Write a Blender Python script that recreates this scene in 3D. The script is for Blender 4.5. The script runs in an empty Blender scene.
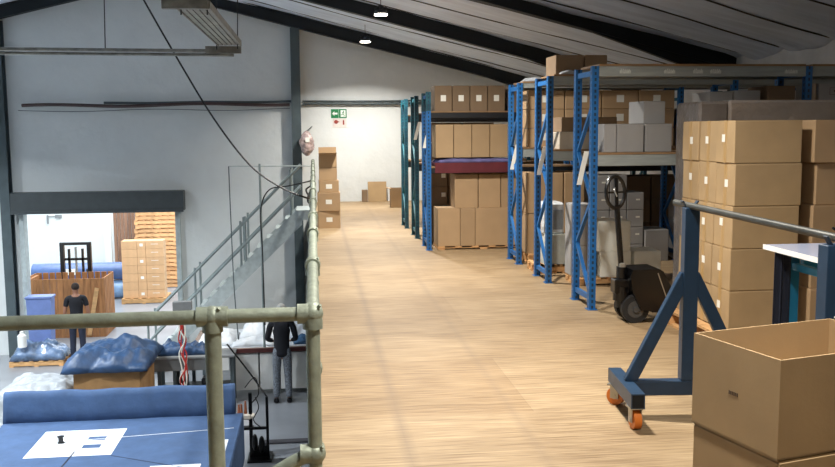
import bpy, bmesh, math, random
from mathutils import Vector, Matrix, noise
C = bpy.context.scene.collection
S = bpy.context.scene
PI = math.pi
# ---------------------------------------------------------------- camera, world, exposure
cd = bpy.data.cameras.new('camera'); cam = bpy.data.objects.new('camera', cd); C.objects.link(cam)
p_, y_, r_ = [math.radians(a) for a in (6.5453, 6.5332, 0.42)]
fw = Vector((math.sin(y_)*math.cos(p_), math.cos(y_)*math.cos(p_), -math.sin(p_)))
rt = Vector((math.cos(y_), -math.sin(y_), 0)); up = rt.cross(fw)
rt2 = rt*math.cos(r_)-up*math.sin(r_); up2 = up*math.cos(r_)+rt*math.sin(r_)
M = Matrix((rt2, up2, -fw)).transposed().to_4x4(); M.translation = Vector((0, 0, 1.6)); cam.matrix_world = M
cd.sensor_width = 36; cd.lens = 36*900/835; cd.clip_end = 200; cd.clip_start = .05
S.camera = cam
S.view_settings.view_transform = 'Standard'; S.view_settings.look = 'None'; S.view_settings.gamma = 1
S.view_settings.use_curve_mapping = False
S.view_settings.exposure = 0.22
S.cycles.use_denoising = True
w = bpy.data.worlds.new('sky'); S.world = w; w.use_nodes = True
w.node_tree.nodes['Background'].inputs[0].default_value = (.80, .90, 1, 1)
w.node_tree.nodes['Background'].inputs[1].default_value = 2.2
def area(name, loc, size, power, col, rot=(0, 0, 0), size_y=None, shape=None):
    l = bpy.data.lights.new(name, 'AREA'); l.energy = power; l.color = col; l.size = size
    if size_y: l.shape = 'RECTANGLE'; l.size_y = size_y
    if shape: l.shape = shape
    o = bpy.data.objects.new(name, l); o.location = loc; o.rotation_euler = rot; C.objects.link(o); return o
LAMP_W = 128; LAMP_COL = (1, .955, .88)
HALL_W = 265; HALL_COL = (.88, .95, 1)

# ---------------------------------------------------------------- materials
def lin(c): return tuple(((v/255)/12.92 if v/255 <= .04045 else ((v/255+.055)/1.055)**2.4) for v in c)
MT = {}
def mat(name, rgb, rough=.6, metal=0, var=.12, scale=6, stretch=(1, 1, 1), bump=0, bscale=None, rnd=0, trans=0, alpha=1, emit=0, coat=0, col2=None, world=False):
    if name in MT: return MT[name]
    m = bpy.data.materials.new(name); m.use_nodes = True; nt = m.node_tree; N = nt.nodes; L = nt.links
    b = N['Principled BSDF']; b.inputs['Roughness'].default_value = rough; b.inputs['Metallic'].default_value = metal
    c = lin(rgb); tc = N.new('ShaderNodeTexCoord'); mp = N.new('ShaderNodeMapping'); mp.inputs['Scale'].default_value = stretch
    if world:
        g = N.new('ShaderNodeNewGeometry'); L.new(g.outputs['Position'], mp.inputs[0])
    else: L.new(tc.outputs['Object'], mp.inputs[0])
    nz = N.new('ShaderNodeTexNoise'); nz.inputs['Scale'].default_value = scale; nz.inputs['Detail'].default_value = 5
    L.new(mp.outputs[0], nz.inputs['Vector'])
    rp = N.new('ShaderNodeValToRGB')
    lo = tuple(v*(1-var) for v in c) if col2 is None else lin(col2); hi = tuple(min(1, v*(1+var)) for v in c)
    rp.color_ramp.elements[0].position = .35; rp.color_ramp.elements[1].position = .68
    rp.color_ramp.elements[0].color = (*lo, 1); rp.color_ramp.elements[1].color = (*hi, 1)
    L.new(nz.outputs[0], rp.inputs[0]); out = rp.outputs[0]
    if rnd:
        oi = N.new('ShaderNodeObjectInfo'); mr = N.new('ShaderNodeMapRange'); mr.inputs[3].default_value = 1-rnd; mr.inputs[4].default_value = 1+rnd
        L.new(oi.outputs['Random'], mr.inputs[0]); hs = N.new('ShaderNodeHueSaturation'); L.new(mr.outputs[0], hs.inputs['Value']); L.new(out, hs.inputs['Color']); out = hs.outputs[0]
    L.new(out, b.inputs['Base Color'])
    if bump:
        n2 = N.new('ShaderNodeTexNoise'); n2.inputs['Scale'].default_value = bscale or scale; n2.inputs['Detail'].default_value = 6; L.new(mp.outputs[0], n2.inputs['Vector'])
        bp = N.new('ShaderNodeBump'); bp.inputs['Strength'].default_value = bump; bp.inputs['Distance'].default_value = .03
        L.new(n2.outputs[0], bp.inputs['Height']); L.new(bp.outputs[0], b.inputs['Normal'])
    if trans: b.inputs['Transmission Weight'].default_value = trans
    if alpha < 1: b.inputs['Alpha'].default_value = alpha
    if coat: b.inputs['Coat Weight'].default_value = coat
    if emit: b.inputs['Emission Color'].default_value = (*c, 1); b.inputs['Emission Strength'].default_value = emit
    MT[name] = m; return m
kraft = mat('kraft_board', (172, 144, 108), .75, var=.06, scale=3, rnd=.05, bump=.02, bscale=60)
kraft_pale = mat('kraft_board_pale', (176, 148, 109), .75, var=.07, scale=4, rnd=.04, bump=.02, bscale=60)
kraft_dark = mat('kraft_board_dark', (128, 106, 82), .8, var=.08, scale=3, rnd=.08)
kraft_pink = mat('kraft_board_reddish', (176, 146, 110), .75, var=.06, scale=3, rnd=.06)
grey_card = mat('grey_board', (158, 156, 154), .75, var=.05, scale=4, rnd=.05)
white_card = mat('white_board', (248, 249, 238), .6, var=.03, scale=4, rnd=.02)
paper = mat('white_paper', (238, 236, 226), .7, var=.03)
tape_m = mat('clear_brown_tape', (182, 148, 98), .3, var=.05)
blue_m = mat('blue_paint', (30, 98, 160), .45, var=.12, scale=9, rnd=.04)
teal_m = mat('teal_paint', (26, 98, 112), .5, var=.15, scale=9)
navy_m = mat('navy_paint', (30, 55, 80), .42, var=.12, scale=14)
navy2 = mat('dark_navy_paint', (30, 48, 66), .5, var=.2, scale=14)
grey_beam = mat('grey_paint', (150, 156, 154), .5, var=.1, scale=5, stretch=(1, 8, 8))
black_beam = mat('black_paint', (24, 26, 30), .5, var=.2)
plyd = mat('shelf_board', (142, 112, 80), .75, var=.18, scale=5, stretch=(1, 6, 1))
galv = mat('galvanised_steel', (150, 158, 142), .5, .3, var=.16, scale=18, bump=.12, bscale=60)
galv_light = mat('stair_paint', (182, 192, 192), .5, .1, var=.12, scale=10)
steel_dark = mat('dark_green_steel', (76, 88, 92), .55, var=.12, scale=4)
rafter_m = mat('rafter_steel', (22, 30, 36), .6, var=.15, scale=3)
black_m = mat('black_plastic', (7, 7, 9), .3, var=.2)
rubber = mat('black_rubber', (26, 26, 27), .65, var=.15)
orange = mat('orange_polyurethane', (220, 122, 44), .45, var=.15)
chrome = mat('zinc_plate', (176, 174, 168), .35, .8, var=.1)
pallet_m = mat('pallet_wood', (206, 160, 108), .75, var=.18, scale=5, stretch=(1, 5, 3), rnd=.08)
crate_m = mat('crate_wood', (164, 112, 68), .75, var=.25, scale=4, stretch=(4, 4, .6), rnd=.05)
denim = mat('blue_cloth', (62, 88, 126), .8, var=.1, scale=5, bump=.3, bscale=9)
tarp_m = mat('blue_tarpaulin', (44, 72, 108), .45, var=.25, scale=6, bump=.9, bscale=5)
white_cloth = mat('white_cloth', (222, 226, 230), .7, var=.05, bump=.8, bscale=6)
clear_pl = mat('clouded_plastic', (160, 164, 168), .28, var=.15, scale=5, bump=1, bscale=7)
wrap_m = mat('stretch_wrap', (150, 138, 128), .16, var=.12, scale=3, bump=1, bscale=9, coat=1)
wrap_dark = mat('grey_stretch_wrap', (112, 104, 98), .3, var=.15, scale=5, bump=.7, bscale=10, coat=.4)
skin_m = mat('skin', (150, 104, 80), .55, var=.05)
hair_m = mat('dark_hair', (44, 32, 26), .8, var=.3, scale=40)
black_cloth = mat('black_cloth', (24, 25, 32), .85, var=.2)
grey_cloth = mat('patterned_grey_cloth', (120, 126, 134), .85, var=.5, scale=45)
navy_cloth = mat('navy_cloth', (34, 40, 58), .85, var=.2)
purple = mat('violet_cloth', (96, 92, 138), .8, var=.3, scale=8)
maroon = mat('maroon_cloth', (96, 34, 42), .8, var=.2)
red_m = mat('red_plastic', (190, 52, 44), .5, var=.1)
green_m = mat('sign_green', (22, 122, 72), .5, var=.05)
signw = mat('sign_white', (232, 240, 232), .5, var=.02)
dotred = mat('sign_red', (150, 62, 52), .5, var=.05)
yellow_m = mat('yellow_green_plastic', (196, 206, 60), .5, var=.1)
roll_dark = mat('navy_film', (70, 98, 150), .3, var=.15, coat=.5)
roll_light = mat('pale_blue_film', (130, 165, 205), .25, var=.15, coat=.5)
bin_m = mat('blue_plastic', (112, 132, 186), .5, var=.08)
grey_machine = mat('grey_enamel', (130, 132, 132), .5, var=.08)
laminate = mat('pale_laminate', (196, 206, 232), .18, var=.03, coat=.5)
white_edge = mat('white_edge', (236, 236, 232), .4, var=.03)
lampglow = mat('lamp_glow', (255, 246, 230), .5, var=0, emit=14)
ink = mat('printed_ink', (84, 66, 50), .8, var=.1)
wall_m = mat('painted_wall', (222, 226, 225), .8, var=.035, scale=1.4, bump=.5, bscale=5, world=True)
yardw = mat('whitewashed_wall', (226, 230, 228), .8, var=.03, scale=2, world=True)
conc = mat('grey_concrete', (142, 145, 150), .32, var=.1, scale=1.3, bump=.05, world=True)
foil = mat('roof_foil', (222, 232, 246), .6, .0, var=.1, scale=2.5, stretch=(.35, 2.5, 1), bump=1, bscale=3.5, world=True)
wallfoil = mat('wall_foil', (226, 222, 216), .6, .05, var=.12, scale=2.0, bump=.8, bscale=2.0, world=True)
seam_m = mat('foil_seam', (58, 54, 54), .7, var=.1)

def upright_mat():
    m = blue_m.copy(); m.name = 'blue_punched_steel'; nt = m.node_tree; N = nt.nodes; L = nt.links
    tc = N.new('ShaderNodeTexCoord'); sp = N.new('ShaderNodeSeparateXYZ'); L.new(tc.outputs['Object'], sp.inputs[0])
    def mt(op, a, b=None):
        n = N.new('ShaderNodeMath'); n.operation = op
        for i, v in enumerate((a, b)):
            if v is None: continue
            if isinstance(v, (int, float)): n.inputs[i].default_value = v
            else: L.new(v, n.inputs[i])
        return n.outputs[0]
    fz = mt('FRACT', mt('MULTIPLY', sp.outputs[2], 1/.05)); dz = mt('ABSOLUTE', mt('SUBTRACT', fz, .5))
    a = mt('LESS_THAN', dz, .27); bx = mt('LESS_THAN', mt('ABSOLUTE', sp.outputs[0]), .009)
    by = mt('LESS_THAN', mt('ABSOLUTE', sp.outputs[1]), .009)
    msk = mt('MULTIPLY', a, mt('MAXIMUM', bx, by))
    b = N['Principled BSDF']; src = b.inputs['Base Color'].links[0].from_socket
    mx = N.new('ShaderNodeMix'); mx.data_type = 'RGBA'; L.new(msk, mx.inputs[0]); L.new(src, mx.inputs[6]); mx.inputs[7].default_value = (.012, .03, .06, 1)
    L.new(mx.outputs[2], b.inputs['Base Color']); return m
punched = upright_mat()
punched_teal = punched.copy(); punched_teal.name = 'teal_punched_steel'
for n in punched_teal.node_tree.nodes:
    if n.type == 'VALTORGB':
        n.color_ramp.elements[0].color = (*lin((16, 62, 76)), 1); n.color_ramp.elements[1].color = (*lin((28, 92, 106)), 1)

def plywood():
    m = bpy.data.materials.new('plywood_floor'); m.use_nodes = True; nt = m.node_tree; N = nt.nodes; L = nt.links; b = N['Principled BSDF']
    g = N.new('ShaderNodeNewGeometry')
    br = N.new('ShaderNodeTexBrick'); br.inputs['Scale'].default_value = 1; br.inputs['Brick Width'].default_value = 2.44; br.inputs['Row Height'].default_value = 1.22
    br.inputs['Mortar Size'].default_value = .0018; br.inputs['Color1'].default_value = (*lin((172, 151, 121)), 1); br.inputs['Color2'].default_value = (*lin((161, 138, 107)), 1)
    br.inputs['Mortar'].default_value = (*lin((152, 130, 102)), 1); L.new(g.outputs['Position'], br.inputs['Vector'])
    def nz(scale, st, lo, hi, cl, ch, det=6, dist=0):
        mp = N.new('ShaderNodeMapping'); mp.inputs['Scale'].default_value = st; L.new(g.outputs['Position'], mp.inputs[0])
        n = N.new('ShaderNodeTexNoise'); n.inputs['Scale'].default_value = scale; n.inputs['Detail'].default_value = det; n.inputs['Distortion'].default_value = dist; L.new(mp.outputs[0], n.inputs['Vector'])
        r = N.new('ShaderNodeValToRGB'); r.color_ramp.elements[0].position = lo; r.color_ramp.elements[1].position = hi
        r.color_ramp.elements[0].color = (*cl, 1); r.color_ramp.elements[1].color = (*ch, 1); L.new(n.outputs[0], r.inputs[0]); return r.outputs[0], n.outputs[0]
    def mul(a, bb, f=1):
        x = N.new('ShaderNodeMix'); x.data_type = 'RGBA'; x.blend_type = 'MULTIPLY'; x.inputs[0].default_value = f; L.new(a, x.inputs[6]); L.new(bb, x.inputs[7]); return x.outputs[2]
    g1, f1 = nz(5, (.5, 12, 1), .3, .7, (.60, .54, .46), (1.12, 1.11, 1.08), 8, .9)
    g2, f2 = nz(1.1, (1, 1.6, 1), .35, .7, (.82, .79, .74), (1.07, 1.07, 1.06), 6, .8)
    g3, f3 = nz(22, (.16, 5, 1), .34, .5, (.62, .54, .45), (1, 1, 1), 4)
    c = mul(mul(mul(br.outputs[0], g1), g2), g3, .8)
    # worn wheel tracks running down the aisle
    sp = N.new('ShaderNodeSeparateXYZ'); L.new(g.outputs['Position'], sp.inputs[0])
    def mt(op, a, bb=None):
        n = N.new('ShaderNodeMath'); n.operation = op
        for i, v in enumerate((a, bb)):
            if v is None: continue
            if isinstance(v, (int, float)): n.inputs[i].default_value = v
            else: L.new(v, n.inputs[i])
        return n.outputs[0]
    tot = None
    for x0, wd, am in ((.445, .032, .42), (1.10, .03, .24)):
        d = mt('ABSOLUTE', mt('SUBTRACT', sp.outputs[0], x0)); t = mt('MAXIMUM', mt('SUBTRACT', 1, mt('DIVIDE', d, wd*1.6)), 0); t = mt('MULTIPLY', t, am)
        tot = t if tot is None else mt('ADD', tot, t)
    tot = mt('MULTIPLY', tot, mt('ADD', f2, .35))
    x = N.new('ShaderNodeMix'); x.data_type = 'RGBA'; L.new(tot, x.inputs[0]); L.new(c, x.inputs[6]); x.inputs[7].default_value = (*lin((104, 88, 74)), 1)
    L.new(x.outputs[2], b.inputs['Base Color']); b.inputs['Roughness'].default_value = .55
    bp = N.new('ShaderNodeBump'); bp.inputs['Strength'].default_value = .15; bp.inputs['Distance'].default_value = .01; L.new(f1, bp.inputs['Height']); L.new(bp.outputs[0], b.inputs['Normal'])
    return m
ply = plywood()

# ---------------------------------------------------------------- mesh helpers
class MB:
    def __init__(s): s.b = bmesh.new()
    def box(s, c, size, rot=None, bev=0):
        r = bmesh.ops.create_cube(s.b, size=1)['verts']
        bmesh.ops.scale(s.b, vec=size, verts=r)
        if bev:
            es = list({e for v in r for e in v.link_edges}); q = bmesh.ops.bevel(s.b, geom=es, offset=bev, segments=1, affect='EDGES'); r = list({v for f in q['faces'] for v in f.verts} | {v for v in r if v.is_valid})
        if rot is not None: bmesh.ops.transform(s.b, matrix=rot.to_4x4() if hasattr(rot, 'to_4x4') else rot, verts=r)
        bmesh.ops.translate(s.b, vec=c, verts=r); return s
    def b2(s, x0, x1, y0, y1, z0, z1, bev=0): return s.box(((x0+x1)/2, (y0+y1)/2, (z0+z1)/2), (x1-x0, y1-y0, z1-z0), None, bev)
    def bar(s, a, b, w, h, bev=0):
        a = Vector(a); b = Vector(b); d = b-a; q = d.to_track_quat('X', 'Z').to_matrix()
        return s.box((a+b)/2, (d.length, w, h), q, bev)
    def cyl(s, a, b, r, n=16, r2=None):
        a = Vector(a); b = Vector(b); d = b-a; q = d.to_track_quat('Z', 'Y').to_matrix().to_4x4(); q.translation = (a+b)/2
        bmesh.ops.create_cone(s.b, cap_ends=True, segments=n, radius1=r, radius2=r if r2 is None else r2, depth=d.length, matrix=q); return s
    def sph(s, c, r, sc=(1, 1, 1), n=14):
        m = Matrix.Translation(c) @ Matrix.Diagonal((*sc, 1)); bmesh.ops.create_uvsphere(s.b, u_segments=n, v_segments=n//2+2, radius=r, matrix=m); return s
    def tube(s, pts, r, n=8, smooth=True, close=False):
        P = [Vector(p) for p in pts]
        if smooth and len(P) > 2:
            Q = []
            for i in range(len(P)-1):
                p0 = P[max(i-1, 0)]; p1 = P[i]; p2 = P[i+1]; p3 = P[min(i+2, len(P)-1)]
                for k in range(6):
                    t = k/6; Q.append(.5*((2*p1)+(p2-p0)*t+(2*p0-5*p1+4*p2-p3)*t*t+(3*p1-p0-3*p2+p3)*t**3))
            Q.append(P[-1]); P = Q
        rings = []; prev = None
        for i, p in enumerate(P):
            d = (P[min(i+1, len(P)-1)]-P[max(i-1, 0)]).normalized()
            u = prev if prev is not None else (Vector((0, 0, 1)) if abs(d.z) < .9 else Vector((1, 0, 0)))
            u = (u-d*u.dot(d)).normalized(); prev = u; v = d.cross(u)
            rings.append([s.b.verts.new(p+(u*math.cos(2*PI*k/n)+v*math.sin(2*PI*k/n))*r) for k in range(n)])
        for a, b in zip(rings, rings[1:]):
            for k in range(n): s.b.faces.new((a[k], a[(k+1) % n], b[(k+1) % n], b[k]))
        s.b.faces.new(rings[0][::-1]); s.b.faces.new(rings[-1]); return s
    def prism(s, poly, axis, t0, t1):
        # poly in the plane across axis: 'x' -> (y,z), 'y' -> (x,z), 'z' -> (x,y)
        f = {'x': lambda p, t: (t, p[0], p[1]), 'y': lambda p, t: (p[0], t, p[1]), 'z': lambda p, t: (p[0], p[1], t)}[axis]
        A = [s.b.verts.new(f(p, t0)) for p in poly]; B = [s.b.verts.new(f(p, t1)) for p in poly]; n = len(poly)
        s.b.faces.new(A); s.b.faces.new(B[::-1])
        for i in range(n): s.b.faces.new((A[i], B[i], B[(i+1) % n], A[(i+1) % n]))
        return s
    def mesh(s, name, smooth=False):
        bmesh.ops.recalc_face_normals(s.b, faces=s.b.faces); me = bpy.data.meshes.new(name); s.b.to_mesh(me); s.b.free()
        if smooth:
            for p in me.polygons: p.use_smooth = True
            try: me.set_sharp_from_angle(angle=math.radians(40))
            except Exception: pass
        return me
def obj(name, mb, m, parent=None, loc=(0, 0, 0), rz=0, smooth=False):
    me = mb.mesh(name, smooth) if isinstance(mb, MB) else mb
    if m is not None and not me.materials: me.materials.append(m)
    o = bpy.data.objects.new(name, me); C.objects.link(o); o.location = loc; o.rotation_euler = (0, 0, rz)
    if parent: o.parent = parent
    return o
def tag(o, label, cat, group=None, kind=None):
    o['label'] = label; o['category'] = cat
    if group: o['group'] = group
    if kind: o['kind'] = kind
    return o
def thing(name, label, cat, loc=(0, 0, 0), rz=0, group=None):
    o = bpy.data.objects.new(name, None); C.objects.link(o); o.location = loc; o.rotation_euler = (0, 0, rz); o.empty_display_size = .1
    return tag(o, label, cat, group)
def struct(name, mb, m, label=None, cat=None):
    o = obj(name, mb, m); o['kind'] = 'structure'
    if label: o['label'] = label
    if cat: o['category'] = cat
    return o
def copy_tree(o, parent=None):
    c = o.copy(); C.objects.link(c); c.parent = parent
    for ch in [x for x in bpy.data.objects if x.parent == o]: copy_tree(ch, c)
    return c

# ---------------------------------------------------------------- structure
LOW = -3.3
struct('floor_upper', MB().b2(-.03, 6.2, -3, 20.5, -.2, 0).b2(-6, -.03, -3, 2.98, -.2, 0), ply, 'plywood floor of the upper storage level', 'floor')
struct('floor_landing', MB().b2(-.38, -.03, 18.4, 19.5, -.2, -.002), galv_light, 'small landing at the head of the stairs', 'floor')
struct('floor_lower', MB().b2(-13.8, 6.2, -3, 34, LOW-.1, LOW), conc, 'grey concrete workshop floor below', 'floor')
DX0, DX1, DZ = -6.40, -2.98, -.12
struct('wall_back', MB().b2(-13.8, DX0, 20.5, 20.75, LOW, 6).b2(DX1, 6.2, 20.5, 20.75, LOW, 6).b2(DX0, DX1, 20.5, 20.75, DZ, 6), wall_m, 'painted white back wall with roller door opening', 'wall')
struct('wall_right', MB().b2(6.2, 6.35, -3, 20.75, LOW, 3.2), wallfoil, 'side wall covered with creased foil lining', 'wall')
def wfoil():
    b = bmesh.new(); V = []
    for i in range(121):
        y = 3+17.4*i/120; row = []
        for j in range(31):
            z = .02+2.88*j/30; f = abs(math.sin(y*1.9+z*.9+noise.noise(Vector((y*.5, z*.6, 2)))*2.5))**.5
            row.append(b.verts.new((6.17-.11*f*(1-(z/2.95)**3)-.04*noise.noise(Vector((y*1.2, z*1.2, 4)))-.05*(z/2.9)**4, y, z)))
        V.append(row)
    for i in range(120):
        for j in range(30): b.faces.new((V[i][j], V[i][j+1], V[i+1][j+1], V[i+1][j]))
    me = bpy.data.meshes.new('trim_wall_foil'); b.to_mesh(me); b.free()
    for p in me.polygons: p.use_smooth = True
    return me
wf = struct('trim_wall_foil', wfoil(), wallfoil); sm_ = wf.modifiers.new('solid', 'SOLIDIFY'); sm_.thickness = .01
struct('wall_left', MB().b2(-13.95, -13.8, -3, 20.75, LOW, 3.2), wall_m, 'far side wall of the workshop', 'wall')
struct('wall_front', MB().b2(-13.8, 6.2, -3.15, -3, LOW, 6), wall_m, 'wall behind the viewpoint', 'wall')
def roof_z(x): return 3.16+.25*(2.41-x) if x > -3.76 else 3.16+.25*(2.41+3.76)-.25*(-3.76-x)
# foil ceiling sagging between seams
RA = [(20.30, 0.0), (16.6, .13), (12.6, .19), (7.6, .19), (3.2, .19), (-1.4, .19)]
def cmesh():
    b = bmesh.new(); nx, ny = 150, 330; V = []
    for i in range(nx+1):
        x = -13.8+20.0*i/nx; row = []
        for j in range(ny+1):
            y = -3+23.5*j/ny; t = (y+.35*noise.noise(Vector((x*.25, y*.2, 3)))) % 1.25/1.25
            off = .13 if y < 18.4 else .13*(20.5-y)/2.1
            sag = -.085*math.sin(PI*t)**.7+.03*noise.noise(Vector((x*.6, y*1.8, 0)))+.015*noise.noise(Vector((x*1.5, y*5, 7)))
            z = roof_z(x)+.33+off+sag+.02
            if x > 5.9: z -= .05*((x-5.9)/.3)**2
            row.append(b.verts.new((x, y, z)))
        V.append(row)
    for i in range(nx):
        for j in range(ny): b.faces.new((V[i][j], V[i][j+1], V[i+1][j+1], V[i+1][j]))
    me = bpy.data.meshes.new('ceiling'); b.to_mesh(me); b.free()
    for p in me.polygons: p.use_smooth = True
    return me
ceil = struct('ceiling', cmesh(), foil, 'sagging silver foil lining under the pitched roof', 'ceiling')
sm = ceil.modifiers.new('solid', 'SOLIDIFY'); sm.thickness = .05; sm.offset = 1
struct('trim_roof', MB().prism([(-13.9, 2.2), (-3.76, 5.2), (6.3, 2.9), (6.3, 3.6), (-3.76, 6.2), (-13.9, 3.2)], 'y', -3.15, -3.1), wall_m)
# seams of the foil
seams = MB()
k = 0
for q in range(0, 19):
    yb = q*1.25
    if yb > 20.2 or yb < 3: continue
    pts = []
    for i in range(61):
        x = -3.7+9.75*i/60; y = yb
        for _ in range(4): y = yb-.35*noise.noise(Vector((x*.25, y*.2, 3)))
        off = .13 if y < 18.4 else .13*(20.5-y)/2.1
        z = roof_z(x)+.33+off+.03*noise.noise(Vector((x*.6, y*1.8, 0)))+.02
        pts.append((x, y, z-.078))
    seams.tube(pts, .010, 5, smooth=False)
struct('trim_foil_seams', seams, seam_m)
# portal rafters: I sections, haunched towards the eave
for i, (y, dz) in enumerate(RA):
    m = MB(); D = .27 if i == 0 else .33; zr = roof_z(-3.76)+dz; ze = roof_z(6.2)+dz; zl = roof_z(-13.8)+dz
    for (xa, za, xb, zb) in ((-3.76, zr, 6.2, ze), (-13.8, zl, -3.76, zr)):
        m.prism([(xa, za), (xb, zb), (xb, zb+.015), (xa, za+.015)], 'y', y-.09, y+.09)
        m.prism([(xa, za+.015), (xb, zb+.015), (xb, zb+D), (xa, za+D)], 'y', y-.012, y+.012)
        m.prism([(xa, za+D-.015), (xb, zb+D-.015), (xb, zb+D), (xa, za+D)], 'y', y-.09, y+.09)
    m.prism([(3.9, roof_z(3.9)+dz), (6.2, ze), (6.2, ze-.22)], 'y', y-.05, y+.05)
    o = struct('trim_rafter', m, rafter_m)
    if i < 4:
        struct('trim_column', MB().b2(6.02, 6.19, y-.09, y+.09, 0, ze-.0), rafter_m)
for x in (-6.63, -.36):
    zt = roof_z(x)
    m = MB(); m.b2(x-.1, x+.1, 20.24, 20.26, LOW, zt).b2(x-.1, x+.1, 20.46, 20.48, LOW, zt).b2(x-.012, x+.012, 20.26, 20.46, LOW, zt)
    struct('trim_column', m, steel_dark, 'dark steel wall column', 'column')
# roller door box, guides
struct('door_1', MB().b2(-6.5, -2.86, 20.16, 20.5, -.12, .32, .01).b2(-6.5, -2.86, 20.13, 20.16, -.14, -.08), mat('roller_box', (66, 72, 74), .5, var=.08), 'dark roller door housing above the opening', 'door')
struct('trim_door_guides', MB().b2(DX0, DX0+.1, 20.36, 20.6, LOW, DZ).b2(DX1-.1, DX1, 20.36, 20.6, LOW, DZ), galv_light)
# room beyond, open to the sky
struct('wall_yard_back', MB().b2(-13, 2, 31.5, 31.7, LOW, 1.6), yardw, 'whitewashed wall beyond the door', 'wall')
struct('wall_yard_side', MB().b2(-13.2, -13, 20.75, 31.7, LOW, 1.6).b2(2, 2.2, 20.75, 31.7, LOW, 1.6), yardw)
struct('trim_yard_pillar', MB().b2(-6.62, -6.42, 29.2, 29.4, LOW, .2), yardw)
area('yard_daylight_fill', (-5.5, 25.6, 3.2), 8, 620, (.93, .97, 1), size_y=8)  # added area light that brightens the roofless yard; there is no skylight

# ---------------------------------------------------------------- lamps
def lamp(x, y, z, label, power, col, vis=True):
    t = thing('high_bay_lamp', label, 'lamp', (x, y, z), 0, 'round high bay lamps hanging under the rafters')
    m = MB(); m.cyl((0, 0, .02), (0, 0, .08), .112, 28, .085); 
    for k in range(16):
        a = 2*PI*k/16; m.box((.075*math.cos(a), .075*math.sin(a), .095), (.045, .006, .05), Matrix.Rotation(a, 3, 'Z'))
    m.cyl((0, 0, .09), (0, 0, .15), .05, 16)
    obj('housing', m, mat('lamp_housing', (60, 62, 64), .4, .4), t)
    obj('diffuser', MB().cyl((0, 0, 0), (0, 0, .02), .1, 28), lampglow, t)
    zc = roof_z(x)+.24-z
    obj('suspension_cable', MB().cyl((0, 0, .15), (0, 0, zc), .006, 6), black_m, t)
    l = area('lamp_light', (0, 0, -.02), .2, power, col, shape='DISK'); l.parent = t; l.data.spread = math.radians(138)
    return t
lamp(1.09, 18.6, 3.38, 'small round ceiling lamp nearest the back wall, hanging from a thin cable', LAMP_W, LAMP_COL)
lamp(1.08, 14.2, 3.37, 'bright round ceiling lamp hanging above the middle of the aisle', LAMP_W, LAMP_COL)
for y, f, lb in ((9.8, 1, 'above the aisle level with the blue racks'), (5.4, 1, 'above the aisle level with the front carton stack'), (2.2, .6, 'nearest the viewer above the open foreground carton')):
    lamp(1.09, y, 3.4, 'added unseen fill lamp '+lb, LAMP_W*f, LAMP_COL)
for x, y, lb in ((-9.5, 16.5, 'over the left side of the workshop near the back wall'), (-9.5, 10.5, 'over the left side of the workshop level with the blue table'), (-5.0, 11.2, 'over the blue cutting table'), (-6.6, 15.4, 'over the tarpaulin and the wrapped pallet')):  # lamps added out of view to brighten the workshop and back wall
    lamp(x, y, 3.1, 'added unseen fill lamp '+lb, HALL_W, HALL_COL)

# ---------------------------------------------------------------- guard railing (galvanised tube)
t = thing('guard_railing', 'galvanised pipe railing with round fittings along the edge of the upper floor', 'railing', (-.014, 0, 0))
R_ = .0238
obj('top_rail', MB().cyl((-5.4, 2.88, 1.0), (0, 2.95, 1.0), R_, 20), galv, t, smooth=True)
obj('top_rail', MB().cyl((0, 2.95, 1.0), (0, 18.4, 1.0), R_, 20), galv, t, smooth=True)
obj('middle_rail', MB().cyl((-5.4, 2.88, .43), (-.3, 2.945, .43), R_, 20).tube([(-.3, 2.945, .43), (-.18, 2.947, .44), (-.08, 2.949, .49), (-.02, 2.95, .52)], R_, 16), galv, t, smooth=True)
obj('middle_rail', MB().cyl((0, 2.95, .52), (0, 18.4, .52), R_, 20), galv, t, smooth=True)
def fitting(x, y, z, ax):
    m = MB(); m.sph((x, y, z), .036, n=16)
    for a in ax: m.cyl((x, y, z), (x+a[0]*.05, y+a[1]*.05, z+a[2]*.05), .0335, 18)
    m.cyl((x+.02, y-.02, z+.025), (x+.026, y-.026, z+.033), .006, 6)
    obj('pipe_fitting', m, galv, t, smooth=True)
for px_ in (-.325, -1.75, -3.2, -4.6):
    yy = 2.95+.013*px_
    obj('post', MB().cyl((px_, yy, 0), (px_, yy, 1.0), R_+.0035, 20).cyl((px_, yy, 0), (px_, yy, .01), .06, 16), galv, t, smooth=True)
    fitting(px_, yy, 1.0, ((1, 0, 0), (-1, 0, 0), (0, 0, -1))); fitting(px_, yy, .43, ((1, 0, 0), (-1, 0, 0), (0, 0, -1)))
for yy in (2.95, 4.06, 5.33, 6.41, 7.75, 9.1, 10.5, 11.9, 13.3, 14.7, 16.1, 17.4, 18.4):
    obj('post', MB().cyl((0, yy, 0), (0, yy, 1.0), R_, 16).cyl((0, yy, 0), (0, yy, .01), .028, 12), galv, t, smooth=True)
    fitting(0, yy, 1.0, ((0, 1, 0), (0, -1, 0), (0, 0, -1)) if yy > 3 else ((0, 1, 0), (-1, 0, 0), (0, 0, -1)))
    fitting(0, yy, .52, ((0, 1, 0), (0, -1, 0)) if yy > 3 else ((0, 1, 0), (-1, 0, 0)))

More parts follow.
